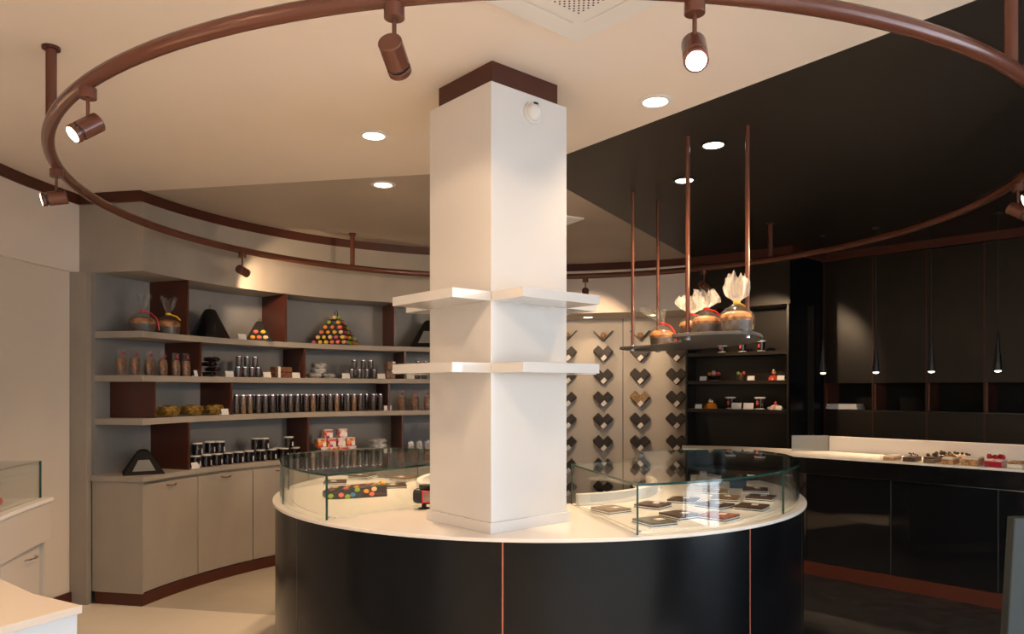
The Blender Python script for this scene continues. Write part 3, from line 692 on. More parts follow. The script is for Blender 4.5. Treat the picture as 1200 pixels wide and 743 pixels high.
def make_bpk():
    t_ = thing('wrapped_packet', '', 'packet'); MB().box((0, 0, .0245), (.17, .09, .047)).build('wrapper', 'cookie', t_, bevel=.006)
    MB().box((-.045, 0, .0245), (.028, .092, .049)).build('band', 'paper', t_, bevel=.004); MB().ell((.012, -.046, .026), (.010, .004, .010)).build('seal', 'pink', t_, True); return t_
for i, nm in enumerate(('lower', 'upper')):
    p, rz = loc_on(329.5, RU+.08, SH['B']+i*.049); clone('bpk', make_bpk, f'brown wrapped packet with pale band, {nm} of two stacked on the second shelf', p, rz, 'brown wrapped packets')
for i, nm in enumerate(('lower', 'upper')):
    p, rz = loc_on(457+i, RU+.08, SH['B']+i*.085); o = clone('cbox', lambda: (lambda t_: (MB().box((0, 0, .042), (.085, .07, .083)).build('box', 'cookie', t_, bevel=.004), MB().box((.02, 0, .075), (.03, .072, .018)).build('label', 'paper', t_), t_)[2])(thing('biscuit_box', '', 'box')), f'tan biscuit box, {nm} of two beside the lower column shelf', p, rz, 'tan biscuit boxes')
# tubes
def make_tube(m_, h, r_):
    def f_():
        t_ = thing('chocolate_tube', '', 'tube')
        MB().lathe([(r_*.96, 0), (r_, .003), (r_, h*.92), (r_*.96, h*.925)], 18).build('body', m_, t_, True)
        MB().lathe([(r_*1.03, h*.925), (r_*1.03, h*.99), (r_*.95, h), (.001, h)], 18).build('cap', 'chrome', t_, True)
        MB().ell((r_*.3, -r_*.97, h*.86), (.007, .003, .008)).build('seal', 'pink', t_, True)
        return t_
    return f_
seq = [277, 285, 293, 303, 311, 319.5, 331, 340.5, 348.5, 359, 367, 378, 387, 394.8, 407.5, 415, 422.5, 437.6, 446]
for i, px in enumerate(seq):
    p, rz = loc_on(px, RU+.05, SH['C']); k = 'n' if i in (1, 2, 10, 13, 15) else 't'
    clone('tube'+k, make_tube('tubenut' if k == 'n' else 'tubein', .165, .0215), f'clear tube of chocolates, {ORD[i]} from left in the long row on third shelf', p, rz, 'long row of tubes')
for i, px in enumerate((281, 289, 298, 307, 316, 325.5, 335.5, 344, 353.5, 363, 372.5, 382.5, 391, 401, 411, 418.5, 429.5, 441)):
    p, rz = loc_on(px, RU+.12, SH['C']); clone('tubed', make_tube('tubedark', .165, .0215), f'dark tube, {ORD[i]} from the left in the back line of the long row', p, rz, 'back line of tubes')
def cluster(low, up, txt):
    for i, px in enumerate(low):
        p, rz = loc_on(px, RU+.05, SH['B']); clone('ts', make_tube('tubein', .088, .026), f'short chocolate tube, {ORD[i]} in lower row {txt}', p, rz, 'short tubes '+txt)
    for i, px in enumerate(up):
        p, rz = loc_on(px, RU+.05, SH['B']+.0885); clone('ts', make_tube('tubein', .088, .026), f'short chocolate tube, {ORD[i]} in upper row {txt}', p, rz, 'short tubes '+txt)
cluster((279, 287, 295, 302.5), (280, 289.5, 299), 'of left cluster, second shelf')
cluster((412, 421, 430, 438.5), (415, 425.5, 434.5), 'of middle cluster, second shelf')
cluster((489, 497), (490, 499), 'of cluster next to the column, second shelf')
# jam jars
def make_jar():
    t_ = thing('jam_jar', '', 'jar')
    MB().lathe([(.034, 0), (.038, .004), (.038, .078), (.033, .084)], 24).build('glass_body', 'jar', t_, True)
    MB().lathe([(.036, .084), (.039, .086), (.039, .093), (.036, .095), (.001, .095)], 24).build('lid', 'white_matt', t_, True)
    b = MB(); b.arc((0, 0), .038, .0387, -118+25, -62+30, .012, .05, 8); b.build('label', 'paper', t_, True)
    return t_
for i, px in enumerate((229, 242, 254.5, 267, 279.5, 292, 305.5, 318.5, 333, 346)):
    p, rz = loc_on(px, RU+.075, SH['D']); clone('jar', make_jar, f'dark jam jar with white lid, {ORD[i]} from the left in the lower row', p, rz+.3, 'jam jars on the worktop', 1.04)
for i, (px, dr) in enumerate(((231, 0), (246, .05), (257.5, 0), (300, .05), (309.5, 0), (338.5, 0))):
    p, rz = loc_on(px, RU+.075+dr, SH['D']+.0992); clone('jar', make_jar, f'dark jam jar with white lid, {ORD[i]} from the left in the upper row', p, rz+.3, 'jam jars on the worktop', 1.04)
for i, (px) in enumerate((247, 299, 325)):
    p, rz = loc_on(px, RU+.165, SH['D']); clone('jar', make_jar, f'dark jam jar with white lid, {ORD[i]} from the left in the back row', p, rz+.3, 'jam jars on the worktop', 1.04)
# tins
def make_tin(m_):
    def f_():
        t_ = thing('gift_tin', '', 'tin'); MB().box((0, 0, .036), (.082, .082, .072)).build('tin', m_, t_, bevel=.005)
        MB().box((0, 0, .077), (.085, .085, .010)).build('lid', 'white_matt', t_, bevel=.004); MB().box((.022, -.0415, .026), (.032, .002, .036)).build('label', 'paper', t_); return t_
    return f_
tk = ['tinpink', 'tinred', 'tinpurple']
n = 0
for lev, lst, nm in ((0, (378.5, 389.5, 400.5, 411), 'bottom'), (1, (375.5, 387, 398.5, 409.5), 'middle'), (2, (383, 400.5), 'top')):
    for i, px in enumerate(lst):
        k = tk[(i+lev) % 3]; p, rz = loc_on(px, RU+.08, SH['D']+lev*.0825); clone('tin'+k, make_tin(k), f'red and orange patterned gift tin, {ORD[i]} from the left in the {nm} row', p, rz, 'patterned gift tins')

# ================================================================== HEART WALL
def make_v():
    t_ = thing('v_shelf', '', 'shelf')
    for s_, nm in ((-1, 'left_arm'), (1, 'right_arm')):
        b = MB(); b.box((0, 0, 0), (.165, .10, .008)); b.v = [Matrix.Rotation(s_*-pi/4, 3, 'Y') @ Vector(v) for v in b.v]
        b.v = [(v.x+s_*.058, v.y-.05, v.z+.062) for v in b.v]; b.build(nm, 'darkpack', t_)
    return t_
def make_bar(m_, ln, ht):
    def f_():
        b = MB(); b.box((0, 0, 0), (ln, .085, ht)); o = b.build('chocolate_box', m_, None, bevel=.003); o['category'] = 'box of chocolates'; return o
    return f_
def rotxz(o, s_): o.rotation_mode = 'XYZ'
rows = [391.5, 416, 442.5, 469, 494.5, 520.5, 547, 573]
rname = ['top', 'second', 'third', 'fourth', 'fifth', 'sixth', 'seventh', 'eighth']
colx = (665, 707.5, 751, 794)
cname = ['column hard beside the white column', 'second column of hearts', 'third column of hearts', 'column of hearts nearest the black unit']
for ci, px in enumerate(colx):
    x, y, a = hit(px, C, RH); rz = face(a); dirx = Vector((cos(rz), sin(rz), 0)); nrm = Vector((sin(rz), -cos(rz), 0))
    for ri, py in enumerate(rows):
        z = EYE+(HZ-py)*y/F-.065
        clone('v', make_v, f'dark V-shaped wall shelf, {rname[ri]} row, {cname[ci]}', (x, y, z-.02), rz, 'V-shaped wall shelves', 1.0)
        base = Vector((x, y, z-.02))
        if ri == 0:
            o = clone('orb', lambda: tag(MB().ell((0, 0, 0), (.035, .035, .04)).build('truffle_ball', 'tan', None, True), '', 'chocolate'), f'copper-coloured chocolate in the top V shelf of the {cname[ci]}', base+nrm*.05+Vector((0, 0, .064)), rz, 'copper chocolates')
            continue
        m_ = 'nutpack' if (ci == 2 and ri == 3) else 'darkpack'
        for s_, ln, ht in ((-1, .105, .088), (1, .165, .088)):
            # boxes lie on the arms; local frame of an arm at 45 degrees
            e = Vector((s_*.7071, 0, .7071)); u = Vector((-s_*.7071, 0, .7071))
            c0 = Vector((0, 0, .0075)) + (e*(.094+ln/2-.022) if s_ < 0 else e*(.004+ln/2)) + u*(ht/2+.0045)
            o = clone('bar'+m_+str(s_), make_bar(m_, ln, ht), ('nut-studded' if m_ == 'nutpack' else 'dark')+f' chocolate box on the {"left" if s_ < 0 else "right"} arm, {rname[ri]} row, {cname[ci]}',
                      base+dirx*c0.x+Vector((0, 0, c0.z))+nrm*.052, 0, 'chocolate boxes of the heart wall')
            o.rotation_mode = 'XYZ'; o.rotation_euler = (0, -s_*pi/4, rz)
        o = clone('htag', lambda: tag(MB().box((0, 0, 0), (.048, .003, .066)).build('price_tag', 'card'), '', 'price card'), f'white tag on the heart in the {rname[ri]} row, {cname[ci]}', base+nrm*.104+dirx*.012+Vector((0, 0, .045)), 0, 'heart wall price tags')
        o.rotation_euler = (0, pi/4, rz)

# ================================================================== BLACK NICHE UNIT
RN = 4.02
bu = thing('black_shelving', 'black niche shelving unit with three dark shelves right of the heart wall', 'shelving', (*pol(C, 3.9, 50), 0))
MB().arc(C, RN, RN+.03, AE-1, ABK, 0, 2.39).build('back_panel', 'blackwood', bu, True, world=True)
MB().arc(C, RF, RH, ABK-.35, ABK-.03, 0, 2.39, n=1).build('side_panel', 'blackwood', bu, world=True)
ZB = (1.932, 1.635, 1.337)
for z in ZB: MB().arc(C, RF+.03, RN, AE+.4, ABK-.35, z-.036, z).build('shelf', 'blackwood', bu, True, world=True)
MB().arc(C, RF, RN, AE+.2, AE+.5, 0, 2.39, n=1).build('side_panel', 'blackwood', bu, world=True)
MB().arc(C, RF+.01, RN, AE+.5, ABK-.35, 0, .9).build('lower_panel', 'blackwood', bu, True, world=True)
pa = pol(C, RF, AE); pb = P0
MB().prism(quad(pa, pb, (.03, .04)), 0, 2.874).build('column_panel', 'black', bu, world=True)
def make_cup():
    t_ = thing('paper_tub', '', 'tub'); MB().lathe([(.030, .008), (.038, .085)], 22).build('tub', 'jar', t_, True)
    MB().lathe([(.036, 0), (.036, .008), (.03, .009)], 22).build('foot', 'white_matt', t_, True); MB().lathe([(.04, .085), (.042, .088), (.042, .098), (.001, .099)], 22).build('lid', 'white_matt', t_, True)
    MB().ell((-.008, -.034, .05), (.012, .004, .02)).build('emblem', 'fruit', t_, True); return t_
for px, z, nm in ((846, 0, 'leftmost on the top black shelf'), (870, 0, 'in the middle of the top black shelf'), (892, 0, 'rightmost on the top black shelf'),
                  (856, 2, 'left of the two cards on the bottom black shelf'), (890.5, 2, 'right of the two cards on the bottom black shelf')):
    p, rz = loc_on(px, RF+.12, ZB[z]); clone('cup', make_cup, 'dark tub with white lid '+nm, p, rz, 'lidded tubs', 1.15 if z == 0 else 1.3)
for px, z, sc, nm in ((824, 1, 1.05, 'left of the fruit bowl on the middle black shelf'), (880, 1, 1.05, 'right of the small chocolate plant on the middle black shelf'), (915, 1, 1.05, 'before the red dessert on the middle black shelf'),
                  (818.5, 2, 1.05, 'left of the orange dome on the bottom black shelf'), (863, 2, 1.5, 'large, left of two on the bottom black shelf'), (877, 2, 1.5, 'large, right of two on the bottom black shelf'), (912.5, 2, .9, 'before the pink dessert on the bottom black shelf')):
    card(px, RF+.05, ZB[z], 'white price card '+nm, sc)
def dessert(label, px, z, parts, sc=1):
    p, rz = loc_on(px, RF+.14, z); t_ = thing('dessert', label, 'dessert', p, rz); t_.scale = (sc,)*3
    for nm, m_, shape in parts:
        b = MB()
        for s_ in shape:
            if s_[0] == 'e': b.ell(s_[1], s_[2])
            else: b.lathe(s_[1], 20)
        b.build(nm, m_, t_, True)
dessert('dark bowl of orange and red fruits on the middle black shelf', 837, ZB[1], [('plate', 'white_matt', [('l', [(.05, 0), (.05, .005)])]), ('bowl', 'jar', [('l', [(.04, .005), (.072, .04), (.075, .055)])]),
    ('fruit', 'orange', [('e', (-.045, -.01, .072), (.026, .026, .024))]), ('fruit', 'fruit', [('e', (.045, -.01, .072), (.028, .026, .022))]), ('fruit', 'pinkcake', [('e', (0, -.02, .082), (.022, .022, .03))]), ('fruit', 'orange', [('e', (.01, .03, .07), (.025, .025, .022))])])
dessert('small chocolate plant figure on the middle black shelf', 868.5, ZB[1], [('pot', 'choc', [('l', [(.03, 0), (.042, .02), (.045, .05)])]), ('leaf', 'green', [('e', (-.03, 0, .075), (.022, .02, .025))]), ('bud', 'fruit', [('e', (.03, 0, .08), (.018, .018, .02))]), ('stem', 'choc', [('e', (0, 0, .06), (.02, .02, .03))])])
dessert('red dome dessert with gold ball on the middle black shelf', 906.5, ZB[1], [('dome', 'fruit', [('l', [(.055, 0), (.05, .025), (.03, .05), (.001, .058)])]), ('ball', 'tan', [('e', (.005, 0, .078), (.024, .024, .024))]), ('topping', 'creamcake', [('e', (0, 0, .103), (.012, .012, .012))])])
dessert('glossy orange dome with flower on the bottom black shelf', 833, ZB[2], [('dome', 'orange', [('l', [(.07, 0), (.066, .03), (.045, .058), (.001, .068)])]), ('flower', 'creamcake', [('e', (-.012, 0, .08), (.018, .014, .014)), ('e', (.014, 0, .078), (.014, .014, .014))]), ('petal', 'yellowrib', [('e', (-.005, -.01, .094), (.014, .012, .012))])])
dessert('pink cream dessert on the bottom black shelf', 909, ZB[2], [('base', 'pinkcake', [('l', [(.062, 0), (.06, .025), (.035, .045), (.001, .055)])]), ('side_puff', 'white_matt', [('e', (-.06, -.01, .014), (.022, .02, .014)), ('e', (.062, -.01, .014), (.022, .02, .014))]), ('topping', 'fruit', [('e', (0, 0, .065), (.016, .016, .02))])])

# ================================================================== RIGHT WALL OF TALL BLACK CABINETS
def tline(px, n=0):            # parameter along the right wall seen at column px
    k = (px-600)/F; a = Vector(RWp(0, n)); return (k*a.y-a.x)/(DR.x-k*DR.y)
ts = [tline(px) for px in (967, 1022.5, 1085.5, 1153.5)]; ts.append(ts[-1]+.62); ts.append(ts[-1]+.62)
ts[0] = .02
for i in range(5):
    t0, t1 = ts[i], ts[i+1]
    if t1 > 2.0: t1 = 2.0
    if t1-t0 < .1: break
    c_ = RWp((t0+t1)/2, 0)
    k_ = thing('tall_cabinet', f'tall dark brown wall cabinet with open niche, {ORD[i]} from the black column', 'cabinet', (c_[0], c_[1], 0), 0, 'tall dark wall cabinets')
    def strip(a, b, n0, n1, z0, z1, nm, m_, par=k_, bev=.0015):
        return MB().prism([RWp(a, n0), RWp(b, n0), RWp(b, n1), RWp(a, n1)], z0, z1).build(nm, m_, par, bevel=bev, world=True)
    strip(t0+.006, t1-.006, 0, -.02, 1.605, 2.87, 'upper_door', 'blackwood')
    strip(t0+.006, t1-.006, 0, -.02, 0, 1.325, 'lower_door', 'blackwood')
    strip(t0, t1, -.02, -.35, 1.615, 2.87, 'upper_body', 'blackwood', bev=0)
    strip(t0, t1, -.02, -.35, 0, 1.315, 'lower_body', 'blackwood', bev=0)
    strip(t0+.02, t1, -.30, -.35, 1.337, 1.605, 'niche_back', 'matteblack', bev=0)
    strip(t0, t1, 0, -.30, 1.325, 1.337, 'niche_sill', 'blackgloss', bev=0)
    strip(t0-.006, t0+.006, .001, -.35, 0, 2.872, 'edge_strip', 'brown', bev=0)
    strip(t0+.006, t0+.024, -.02, -.30, 1.337, 1.605, 'niche_cheek', 'copper', bev=0)
for i, nm in enumerate(('lower', 'upper')):
    p = RWp(tline(990, -.12), -.12+0)
    b = tag(MB().box((0, 0, .014), (.33-.03*i, .2, .027)).build('white_box', 'paper', None, bevel=.003), f'flat white carton in the first niche, {nm} of two', 'box', 'flat white cartons')
    b.location = (p[0], p[1], 1.3375+i*.0275); b.rotation_euler = (0, 0, atan2(DR.y, DR.x)+.06*i)
# pendants
def make_pend():
    t_ = thing('pendant_lamp', '', 'pendant lamp')
    MB().cyl((0, 0, CH-1.69-.014), (0, 0, CH-1.69), .03, n=20).build('ceiling_cup', 'dark', t_, True)
    MB().cyl((0, 0, .32), (0, 0, CH-1.69-.014), .0016, n=6).build('cord', 'dark', t_)
    MB().lathe([(.031, .004), (.031, .02), (.020, .12), (.011, .22), (.005, .32), (.001, .325)], 20).build('shade', 'dark', t_, True)
    MB().ell((0, 0, .006), (.024, .024, .014)).build('bulb', 'pend', t_, True)
    return t_
for i, (px, py) in enumerate(((964.5, 288), (1026.5, 277), (1091.5, 265), (1169.5, 257))):
    x, y = onz(px, py, CH); y = (6.75, 6.42, 6.14, 5.87)[i]; x = (px-600)/F*y
    o = clone('pend', make_pend, f'slim black cone pendant lamp, {ORD[i]} from the left over the pastry counter', (x, y, 1.69), 0, 'cone pendant lamps')
    l = bpy.data.lights.new('pend', 'SPOT'); l.energy = PEND_W*3; l.color = WARM; l.spot_size = radians(110); l.spot_blend = .5; l.shadow_soft_size = .02
    lo = bpy.data.objects.new('pend_beam', l); COL.objects.link(lo); lo.parent = o; lo.location = (0, 0, -.012)

# ================================================================== PASTRY COUNTER
fr = [(1.60, 6.90), (1.95, 6.74), (2.22, 6.46), (2.46, 6.17), (3.43, 5.17), (3.95, 4.634)]
NI = Vector((.718, .696)); ZP = .99
bk = [(4.38, 5.05), (3.86, 5.585), (2.89, 6.585), (2.62, 6.86), (2.2, 7.13), (1.68, 7.28)]
pc = thing('pastry_counter', 'long black pastry counter with white top and brown plinth at right', 'counter', (3.2, 6.0, 0))
MB().prism(fr+bk, ZP-.018, ZP).build('top', 'solid', pc, bevel=.002, world=True)
def inset(p, d): # move front points inwards
    return (p[0]+NI.x*d, p[1]+NI.y*d)
def seg(a, b, d0, d1, z0, z1, nm, m_, bev=0, ext=0):
    return MB().prism([inset(a, d0), inset(b, d0), inset(b, d1), inset(a, d1)], z0, z1).build(nm, m_, pc, bevel=bev, world=True)
for a, b in zip(fr[:-1], fr[1:]):
    seg(a, b, .006, .03, .84, ZP-.018, 'fascia', 'black'); seg(a, b, .0, .05, 0, .105, 'plinth', 'brown')
    seg(a, b, .05, .10, .105, .84, 'backing', 'black')
def along(px, d):               # point on the straight run seen at column px, set back d from the front edge
    a = Vector(inset(fr[3], d)); dd = Vector((.97, -1.0)).normalized(); k = (px-600)/F; t_ = (k*a.y-a.x)/(dd.x-k*dd.y); return a+dd*t_
cuts = [fr[3]]+[tuple(along(px, 0)) for px in (1043, 1169)]+[fr[5]]
for a, b in zip(cuts[:-1], cuts[1:]):
    dd = (Vector(b)-Vector(a)).normalized()*.004
    seg(tuple(Vector(a)+dd), tuple(Vector(b)-dd), .02, .03, .107, .838, 'glass_door', 'blackgloss', .001)
for a in cuts[1:3]: MB().box((a[0]+NI.x*.02, a[1]+NI.y*.02, .47), (.008, .010, .73), atan2(-1, .97)).build('door_edge', 'grey', pc, world=True)
seg(fr[3], fr[5], .004, .008, .836, .842, 'light_strip', 'chrome')
for a, b in zip(fr[:3], fr[1:4]): seg(a, b, .02, .03, .107, .838, 'glass_door', 'blackgloss')
sp0, sp1 = Vector((2.86, 6.615)), Vector((4.36, 5.07))
MB().prism(quad(tuple(sp0), tuple(sp1), tuple(-NI*.02)), ZP, 1.125).build('splashback', 'white_matt', pc, bevel=.002, world=True)
MB().prism(quad((2.52, 6.62), (2.84, 6.60), (0, .012)), ZP, 1.13).build('screen', 'greyglass', pc, world=True)
# pastries
rp_ = atan2(-1, .97)
def pastry(label, px, d, base, size, top=None, extra=None, rz=0):
    p = along(px, d); t_ = thing('pastry', label, 'pastry', (p.x, p.y, ZP), rp_+rz, 'pastries on the counter')
    MB().box((0, 0, size[2]/2), size).build('base', base, t_, bevel=.004)
    if top: MB().box((0, 0, size[2]+.008), (size[0]*.98, size[1]*.98, .016)).build('topping', top, t_, bevel=.005)
    if extra:
        m_, n_, r_, zz = extra; random.seed(int(px))
        for k in range(n_):
            x = ((k+.5)/n_-.5)*size[0]*1.0; MB().ell((x, random.uniform(-.3, .3)*size[1], zz+random.uniform(-.004, .008)), (r_, r_, r_*1.2)).build('garnish', m_, t_, True)
pastry('cream-topped cake slab, leftmost pastry', 1046, .13, 'tan', (.085, .17, .022), 'creamcake')
pastry('chocolate slab with dark sticks, second pastry from the left', 1069, .13, 'choc', (.085, .17, .035), None, ('dark', 6, .006, .05))
pastry('dark chocolate cake with curls in the front row', 1092, .12, 'choc2', (.075, .16, .03), 'choc', ('choc', 5, .013, .05))
pastry('chocolate and cream cake behind the dark one', 1106, .32, 'tan', (.12, .16, .03), 'choc', ('choc', 6, .014, .055))
pastry('tan caramel pastry in the middle of the front row', 1114, .12, 'tan', (.075, .16, .035), 'creamcake', ('tan', 4, .013, .055))
pastry('pale pastry with dark buttons in the back row', 1129, .32, 'creamcake', (.12, .16, .03), 'tan', ('dark', 4, .009, .06))
pastry('crisp golden pastry with flat glazed top in the front row', 1140, .12, 'tan', (.11, .16, .045), 'creamcake')
pastry('long tray of cream biscuits at the back', 1116, .45, 'tan', (.2, .14, .025), 'creamcake', ('choc', 8, .01, .05))
pastry('bright red berry cake right of the golden pastry', 1167, .14, 'berry', (.11, .17, .04), 'pinkcake', ('berry', 8, .016, .062))
pastry('cream tart with golden edge at the right frame edge', 1192, .13, 'creamcake', (.09, .16, .03), 'tan')
for i, px in enumerate((1035, 1057, 1103, 1127, 1154, 1182)):
    p = along(px, .055); o = tag(MB().box((0, 0, .018), (.05, .004, .036), tilt=-.2).build('label_holder', 'cello', None), f'clear label holder, {ORD[i]} from the left before the pastries', 'label holder', 'clear label holders'); o.location = (p.x, p.y, ZP); o.rotation_euler = (0, 0, rp_)

# ================================================================== IN THE ISLAND CASES
ZT = ZC+.0041
def make_slab(m_):
    def f_():
        t_ = thing('chocolate_slab', '', 'chocolate'); MB().box((0, 0, .003), (.150, .150, .005)).build('board', 'paper', t_)
        MB().box((0, 0, .008), (.142, .142, .005)).build('wrap', 'dark', t_); MB().box((0, 0, .012), (.146, .146, .003)).build('sleeve', 'paper', t_)
        b = MB(); b.box((0, 0, .0185), (.142, .142, .010)); b.build('slab', m_, t_, bevel=.003)
        MB().box((.02, -.01, .024), (.045, .032, .0015), .2).build('label', 'card', t_); return t_
    return f_
def slabs(lst, grp):
    for i, (px, py, m_, rz, lab) in enumerate(lst):
        x, y = onz(px, py, .955)
        a = degrees(atan2(y-CI[1], x-CI[0]))
        clone('slab'+m_, make_slab(m_), lab, (x, y, ZT), radians(a)+pi/2+rz, grp, 1.0)
slabs([(716, 597, 'choc2', .25, 'milk chocolate slab alone at the left of the right case'), (767, 611, 'choc3', .1, 'seeded chocolate slab at the front corner of the right case'),
       (765, 592, 'choc', .3, 'dark chocolate slab behind the seeded one'), (797, 603.5, 'choc', .0, 'dark chocolate slab right of the seeded one'),
       (801, 586, 'choc', .2, 'dark chocolate slab near the white curb of the right case'), (842, 605, 'redchoc', .15, 'berry-topped chocolate slab at the front of the right case'),
       (838, 592, 'choc', -.1, 'dark chocolate slab behind the berry-topped one'), (881, 594, 'choc', .1, 'dark chocolate slab at the right front of the right case'),
       (850, 583.5, 'choc2', .1, 'nutty chocolate slab in the middle of the right case'), (892, 583, 'choc', -.1, 'dark chocolate slab second from the right end'),
       (885, 574, 'choc', -.15, 'dark chocolate slab at the far right of the right case'), (838, 576, 'nutpack', 0, 'speckled nut chocolate slab at the back of the right case')], 'slabs in the right case')
slabs([(393, 565, 'choc', .3, 'dark chocolate slab at the left of the left case'), (425, 557.5, 'choc', .1, 'dark chocolate slab at the back of the left case'), 
       (462, 569, 'choc', .2, 'dark chocolate slab right of the polka-dot box'), (474, 560, 'choc2', -.1, 'milk chocolate slab near the curb of the left case')], 'slabs in the left case')
x, y = onz(818, 566, .95); o = tag(MB().box((0, 0, .03), (.16, .11, .06)).build('white_carton', 'paper', None, bevel=.003), 'white carton at the back of the right case', 'box'); o.location = (x+.05, y, ZT); o.rotation_euler = (0, 0, .4)
x, y = onz(862, 571, .95); o = tag(MB().box((0, 0, .02), (.10, .09, .04)).build('blue_carton', 'blue', None, bevel=.003), 'dark blue carton at the back of the right case', 'box'); o.location = (x+.03, y+.05, ZT); o.rotation_euler = (0, 0, -.3)
# polka-dot macaron box
x, y = onz(416, 582, ZC); ax = radians(24)
pb_ = thing('polka_dot_box', 'black box printed with colourful macarons lying in the left glass case', 'box', (x, y, ZT), ax)
prof = [(-.17, .0, .075, .0, .030), (-.12, .0, .090, .0, .046), (.02, .0, .095, .0, .056), (.165, .0, .090, .0, .062)]
vs = []; fs = []
for X, _, hw, z0, z1 in prof: vs += [(X, -hw, 0), (X, hw, 0), (X, hw*.86, z1), (X, -hw*.86, z1)]
for i in range(3):
    b = 4*i
    for k in range(4): fs.append((b+k, b+4+k, b+4+(k+1) % 4, b+(k+1) % 4))
fs += [(0, 1, 2, 3), (15, 14, 13, 12)]
MB().add(vs, fs).build('box', 'dark', pb_, bevel=.004)
def ztop(X):
    for a, b in zip(prof[:-1], prof[1:]):
        if a[0] <= X <= b[0]: return a[4]+(b[4]-a[4])*(X-a[0])/(b[0]-a[0])
random.seed(5)
for X, Y, c_ in ((-.13, -.02, 3), (-.10, .045, 0), (-.06, -.035, 1), (-.035, .03, 1), (.0, -.03, 0), (.02, .045, 3), (.045, -.005, 5), (.085, .04, 1), (.10, -.03, 6), (.13, .035, 0), (.14, -.01, 4)):
    MB().ell((0, 0, 0), (.018, .012, .003), 12, 5).build('dot', MAC[c_], pb_, True).matrix_local = Matrix.Translation((X, Y, ztop(X)+.001)) @ Matrix.Rotation(-.1, 4, 'Y')
for X, Z, c_ in ((-.15, .018, 2), (-.095, .022, 1), (-.03, .02, 7), (-.005, .045, 2), (.045, .035, 6), (.09, .045, 4), (-.06, .012, 2), (.075, .018, 1)):
    hw = .075; MB().ell((0, 0, 0), (.016, .003, .013), 12, 5).build('dot', MAC[c_], pb_, True).location = (X, -(.083+.0*Z if X < -.1 else .0925)+(.21*Z if X < -.1 else .20*Z)-.001, Z)
MB().tube([(.09+.008*k, -.0885, .014+.006*(k % 2)) for k in range(9)], .0015, 5).build('lettering', 'pink', pb_, True)
for k in range(5):
    MB().ell((.150+.004*k, -.05+.022*k, .067), (.014, .012, .009)).build('macaron', MAC[(6, 0, 1, 6, 8)[k]], pb_, True)
# gadget beside the column
x, y = onz(497, 596, ZC)
gd = thing('card_terminal', 'rounded black gadget with red-edged grey panel left of the column foot', 'card reader', (x, y, ZC), -.25)
MB().lathe([(.03, 0), (.032, .004), (.012, .01), (.012, .028)], 20).build('foot', 'grey', gd, True)
MB().box((.01, 0, .066), (.13, .075, .078)).build('body', 'dark', gd, bevel=.022)
MB().box((.035, -.038, .066), (.062, .006, .062)).build('red_frame', 'redrib', gd, bevel=.002)
MB().box((.035, -.041, .066), (.048, .004, .048)).build('panel', 'greyglass', gd)
MB().lathe([(.034, .106), (.036, .112), (.036, .122), (.001, .124)], 20, (.01, 0, 0)).build('lid', 'grey', gd, True)

# ================================================================== LEFT COUNTERS AND RIGHT STAND
CL = (2.351, 4.962); RL = 5.0; aL = 189.4; aE = 202      # this counter bends more gently than the room
lc = thing('curved_side_counter', 'curved cream counter with handle and glass screen along the left white wall', 'counter', (-2.7, 3.6, 0))
MB().arc(CL, RL, RL+.44, aL, aE, .92, .94).build('top', 'solid', lc, True, .002, world=True)
MB().arc(CL, RL+.01, RL+.04, aL+.1, aE, .705, .92).build('fascia', 'beige', lc, True, .002, world=True)
MB().arc(CL, RL+.04, RL+.44, aL+.1, aL+.4, 0, .92).build('end_panel', 'beige', lc, world=True)
MB().arc(CL, RL+.06, RL+.08, aL+.4, aE, .0, .92).build('carcass', 'beige', lc, True, world=True)
for k in range(2):
    a0 = aL+1.0+k*5.6
    d = MB().arc(CL, RL+.035, RL+.055, a0+.05, a0+5.5, .09, .697).build('door', 'beige', lc, True, .0015, world=True)
    pts = [(*pol(CL, RL+.033-.028*(1-(u/4)**4), a0+1.5+u*.18), .645) for u in range(-4, 5)]
    MB().tube([Vector(p)-lc.location for p in pts], .005).build('handle', 'chrome', d, True)
gl = thing('counter_glass_case', 'low glass case on the curved side counter at the left frame edge', 'display case', (-2.7, 3.6, .94))
MB().arc(CL, RL+.055, RL+.063, aL+.3, aE, .94, 1.144).build('front_pane', 'glass', gl, True, world=True)
MB().arc(CL, RL+.055, RL+.42, aL+.3, aE, 1.144, 1.151).build('top_pane', 'glass', gl, True, world=True)
MB().arc(CL, RL+.063, RL+.42, aL+.3, aL+.38, .94, 1.144, n=1).build('end_pane', 'glass', gl, world=True)
MB().arc(CL, RL+.053, RL+.064, aL+.28, aL+.36, .94, 1.146, n=1).build('pane_edge', 'glassedge', gl, world=True)
x, y = onz(3, 579, .965); o = tag(MB().lathe([(.06, 0), (.075, .02), (.07, .04), (.001, .045)], 20).build('red_cake', 'fruit', None, True), 'round red cake in the low glass case at far left', 'cake'); o.location = (-2.72, 3.80, .9405)
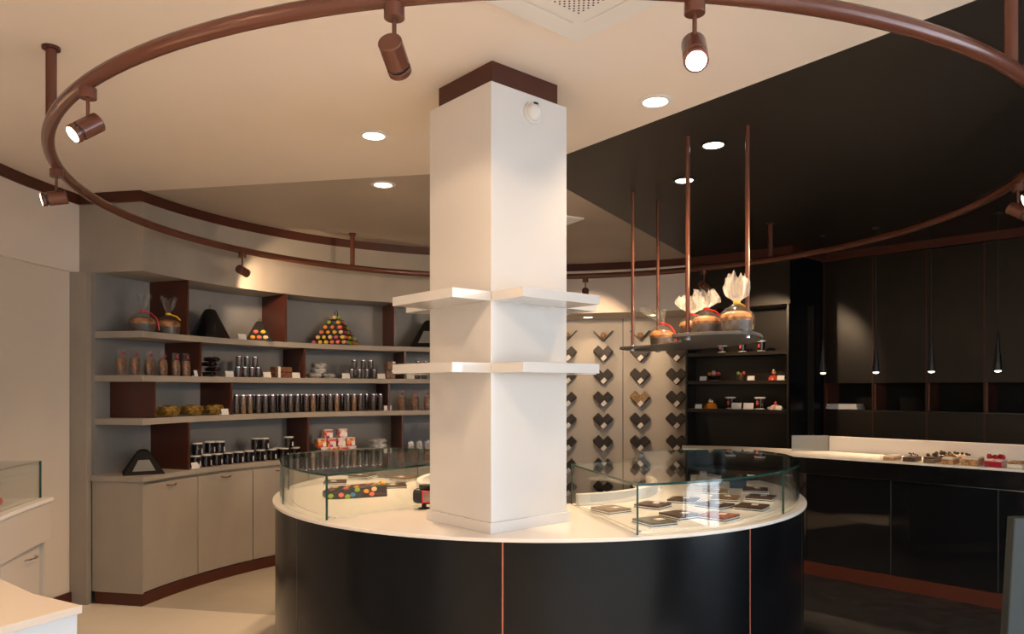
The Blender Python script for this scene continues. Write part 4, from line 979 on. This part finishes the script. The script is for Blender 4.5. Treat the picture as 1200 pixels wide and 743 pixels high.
nc = thing('near_counter', 'cream topped white counter corner at the bottom left of the frame', 'counter', (-1.6, 1.9, 0))
top_ = [(-1.21, 2.072), (-1.425, 2.19), (-1.66, 2.375), (-2.3, 2.85), (-2.6, 1.9), (-1.9, 1.1), (-1.70, 1.12), (-1.31, 1.88)]
MB().prism(top_, .918, .94).build('top', 'beige', nc, bevel=.002, world=True)
cx_, cy_ = -1.75, 1.95
MB().prism([(cx_+(x-cx_)*.975, cy_+(y-cy_)*.975) for x, y in top_], .09, .918).build('body', 'coolwhite', nc, world=True)
MB().prism([(cx_+(x-cx_)*.9, cy_+(y-cy_)*.9) for x, y in top_], 0, .09).build('plinth', 'brown', nc, world=True)
bd = thing('sign_stand', 'grey framed standing board with pale panel at the bottom right frame edge', 'stand', (1.9, 2.34, 0))
def board(pts, y0, y1):
    n = len(pts)
    return MB().add([(x, y0+.12*z, z) for x, z in pts]+[(x, y1+.12*z, z) for x, z in pts], [tuple(range(n)), tuple(range(2*n-1, n-1, -1))]+[(i, n+i, n+(i+1) % n, (i+1) % n) for i in range(n)])
lx = lambda z: 1.41+.142*z
for nm, x0, x1, z0, z1 in (('left_stile', 0, .062, 0, 1.146), ('right_stile', .55, .61, 0, 1.146)):
    board([(lx(z0)+x0, z0), (lx(z0)+x1, z0), (lx(z1)+x1, z1), (lx(z1)+x0, z1)], 2.165, 2.20).build(nm, 'grey', bd, bevel=.004, world=True)
for nm, z0, z1 in (('top_rail', 1.0, 1.146), ('bottom_rail', .12, .2)):
    board([(lx(z0)+.06, z0), (lx(z0)+.56, z0), (lx(z1)+.56, z1), (lx(z1)+.06, z1)], 2.168, 2.197).build(nm, 'grey', bd, world=True)
board([(lx(.2)+.062, .2), (lx(.2)+.55, .2), (lx(1.01)+.55, 1.01), (lx(1.01)+.062, 1.01)], 2.178, 2.19).build('panel', 'greylight', bd, world=True)
MB().cyl((1.75, 2.75, 0), (1.85, 2.34, 1.05), .012).build('rear_leg', 'grey', bd, True, world=True)
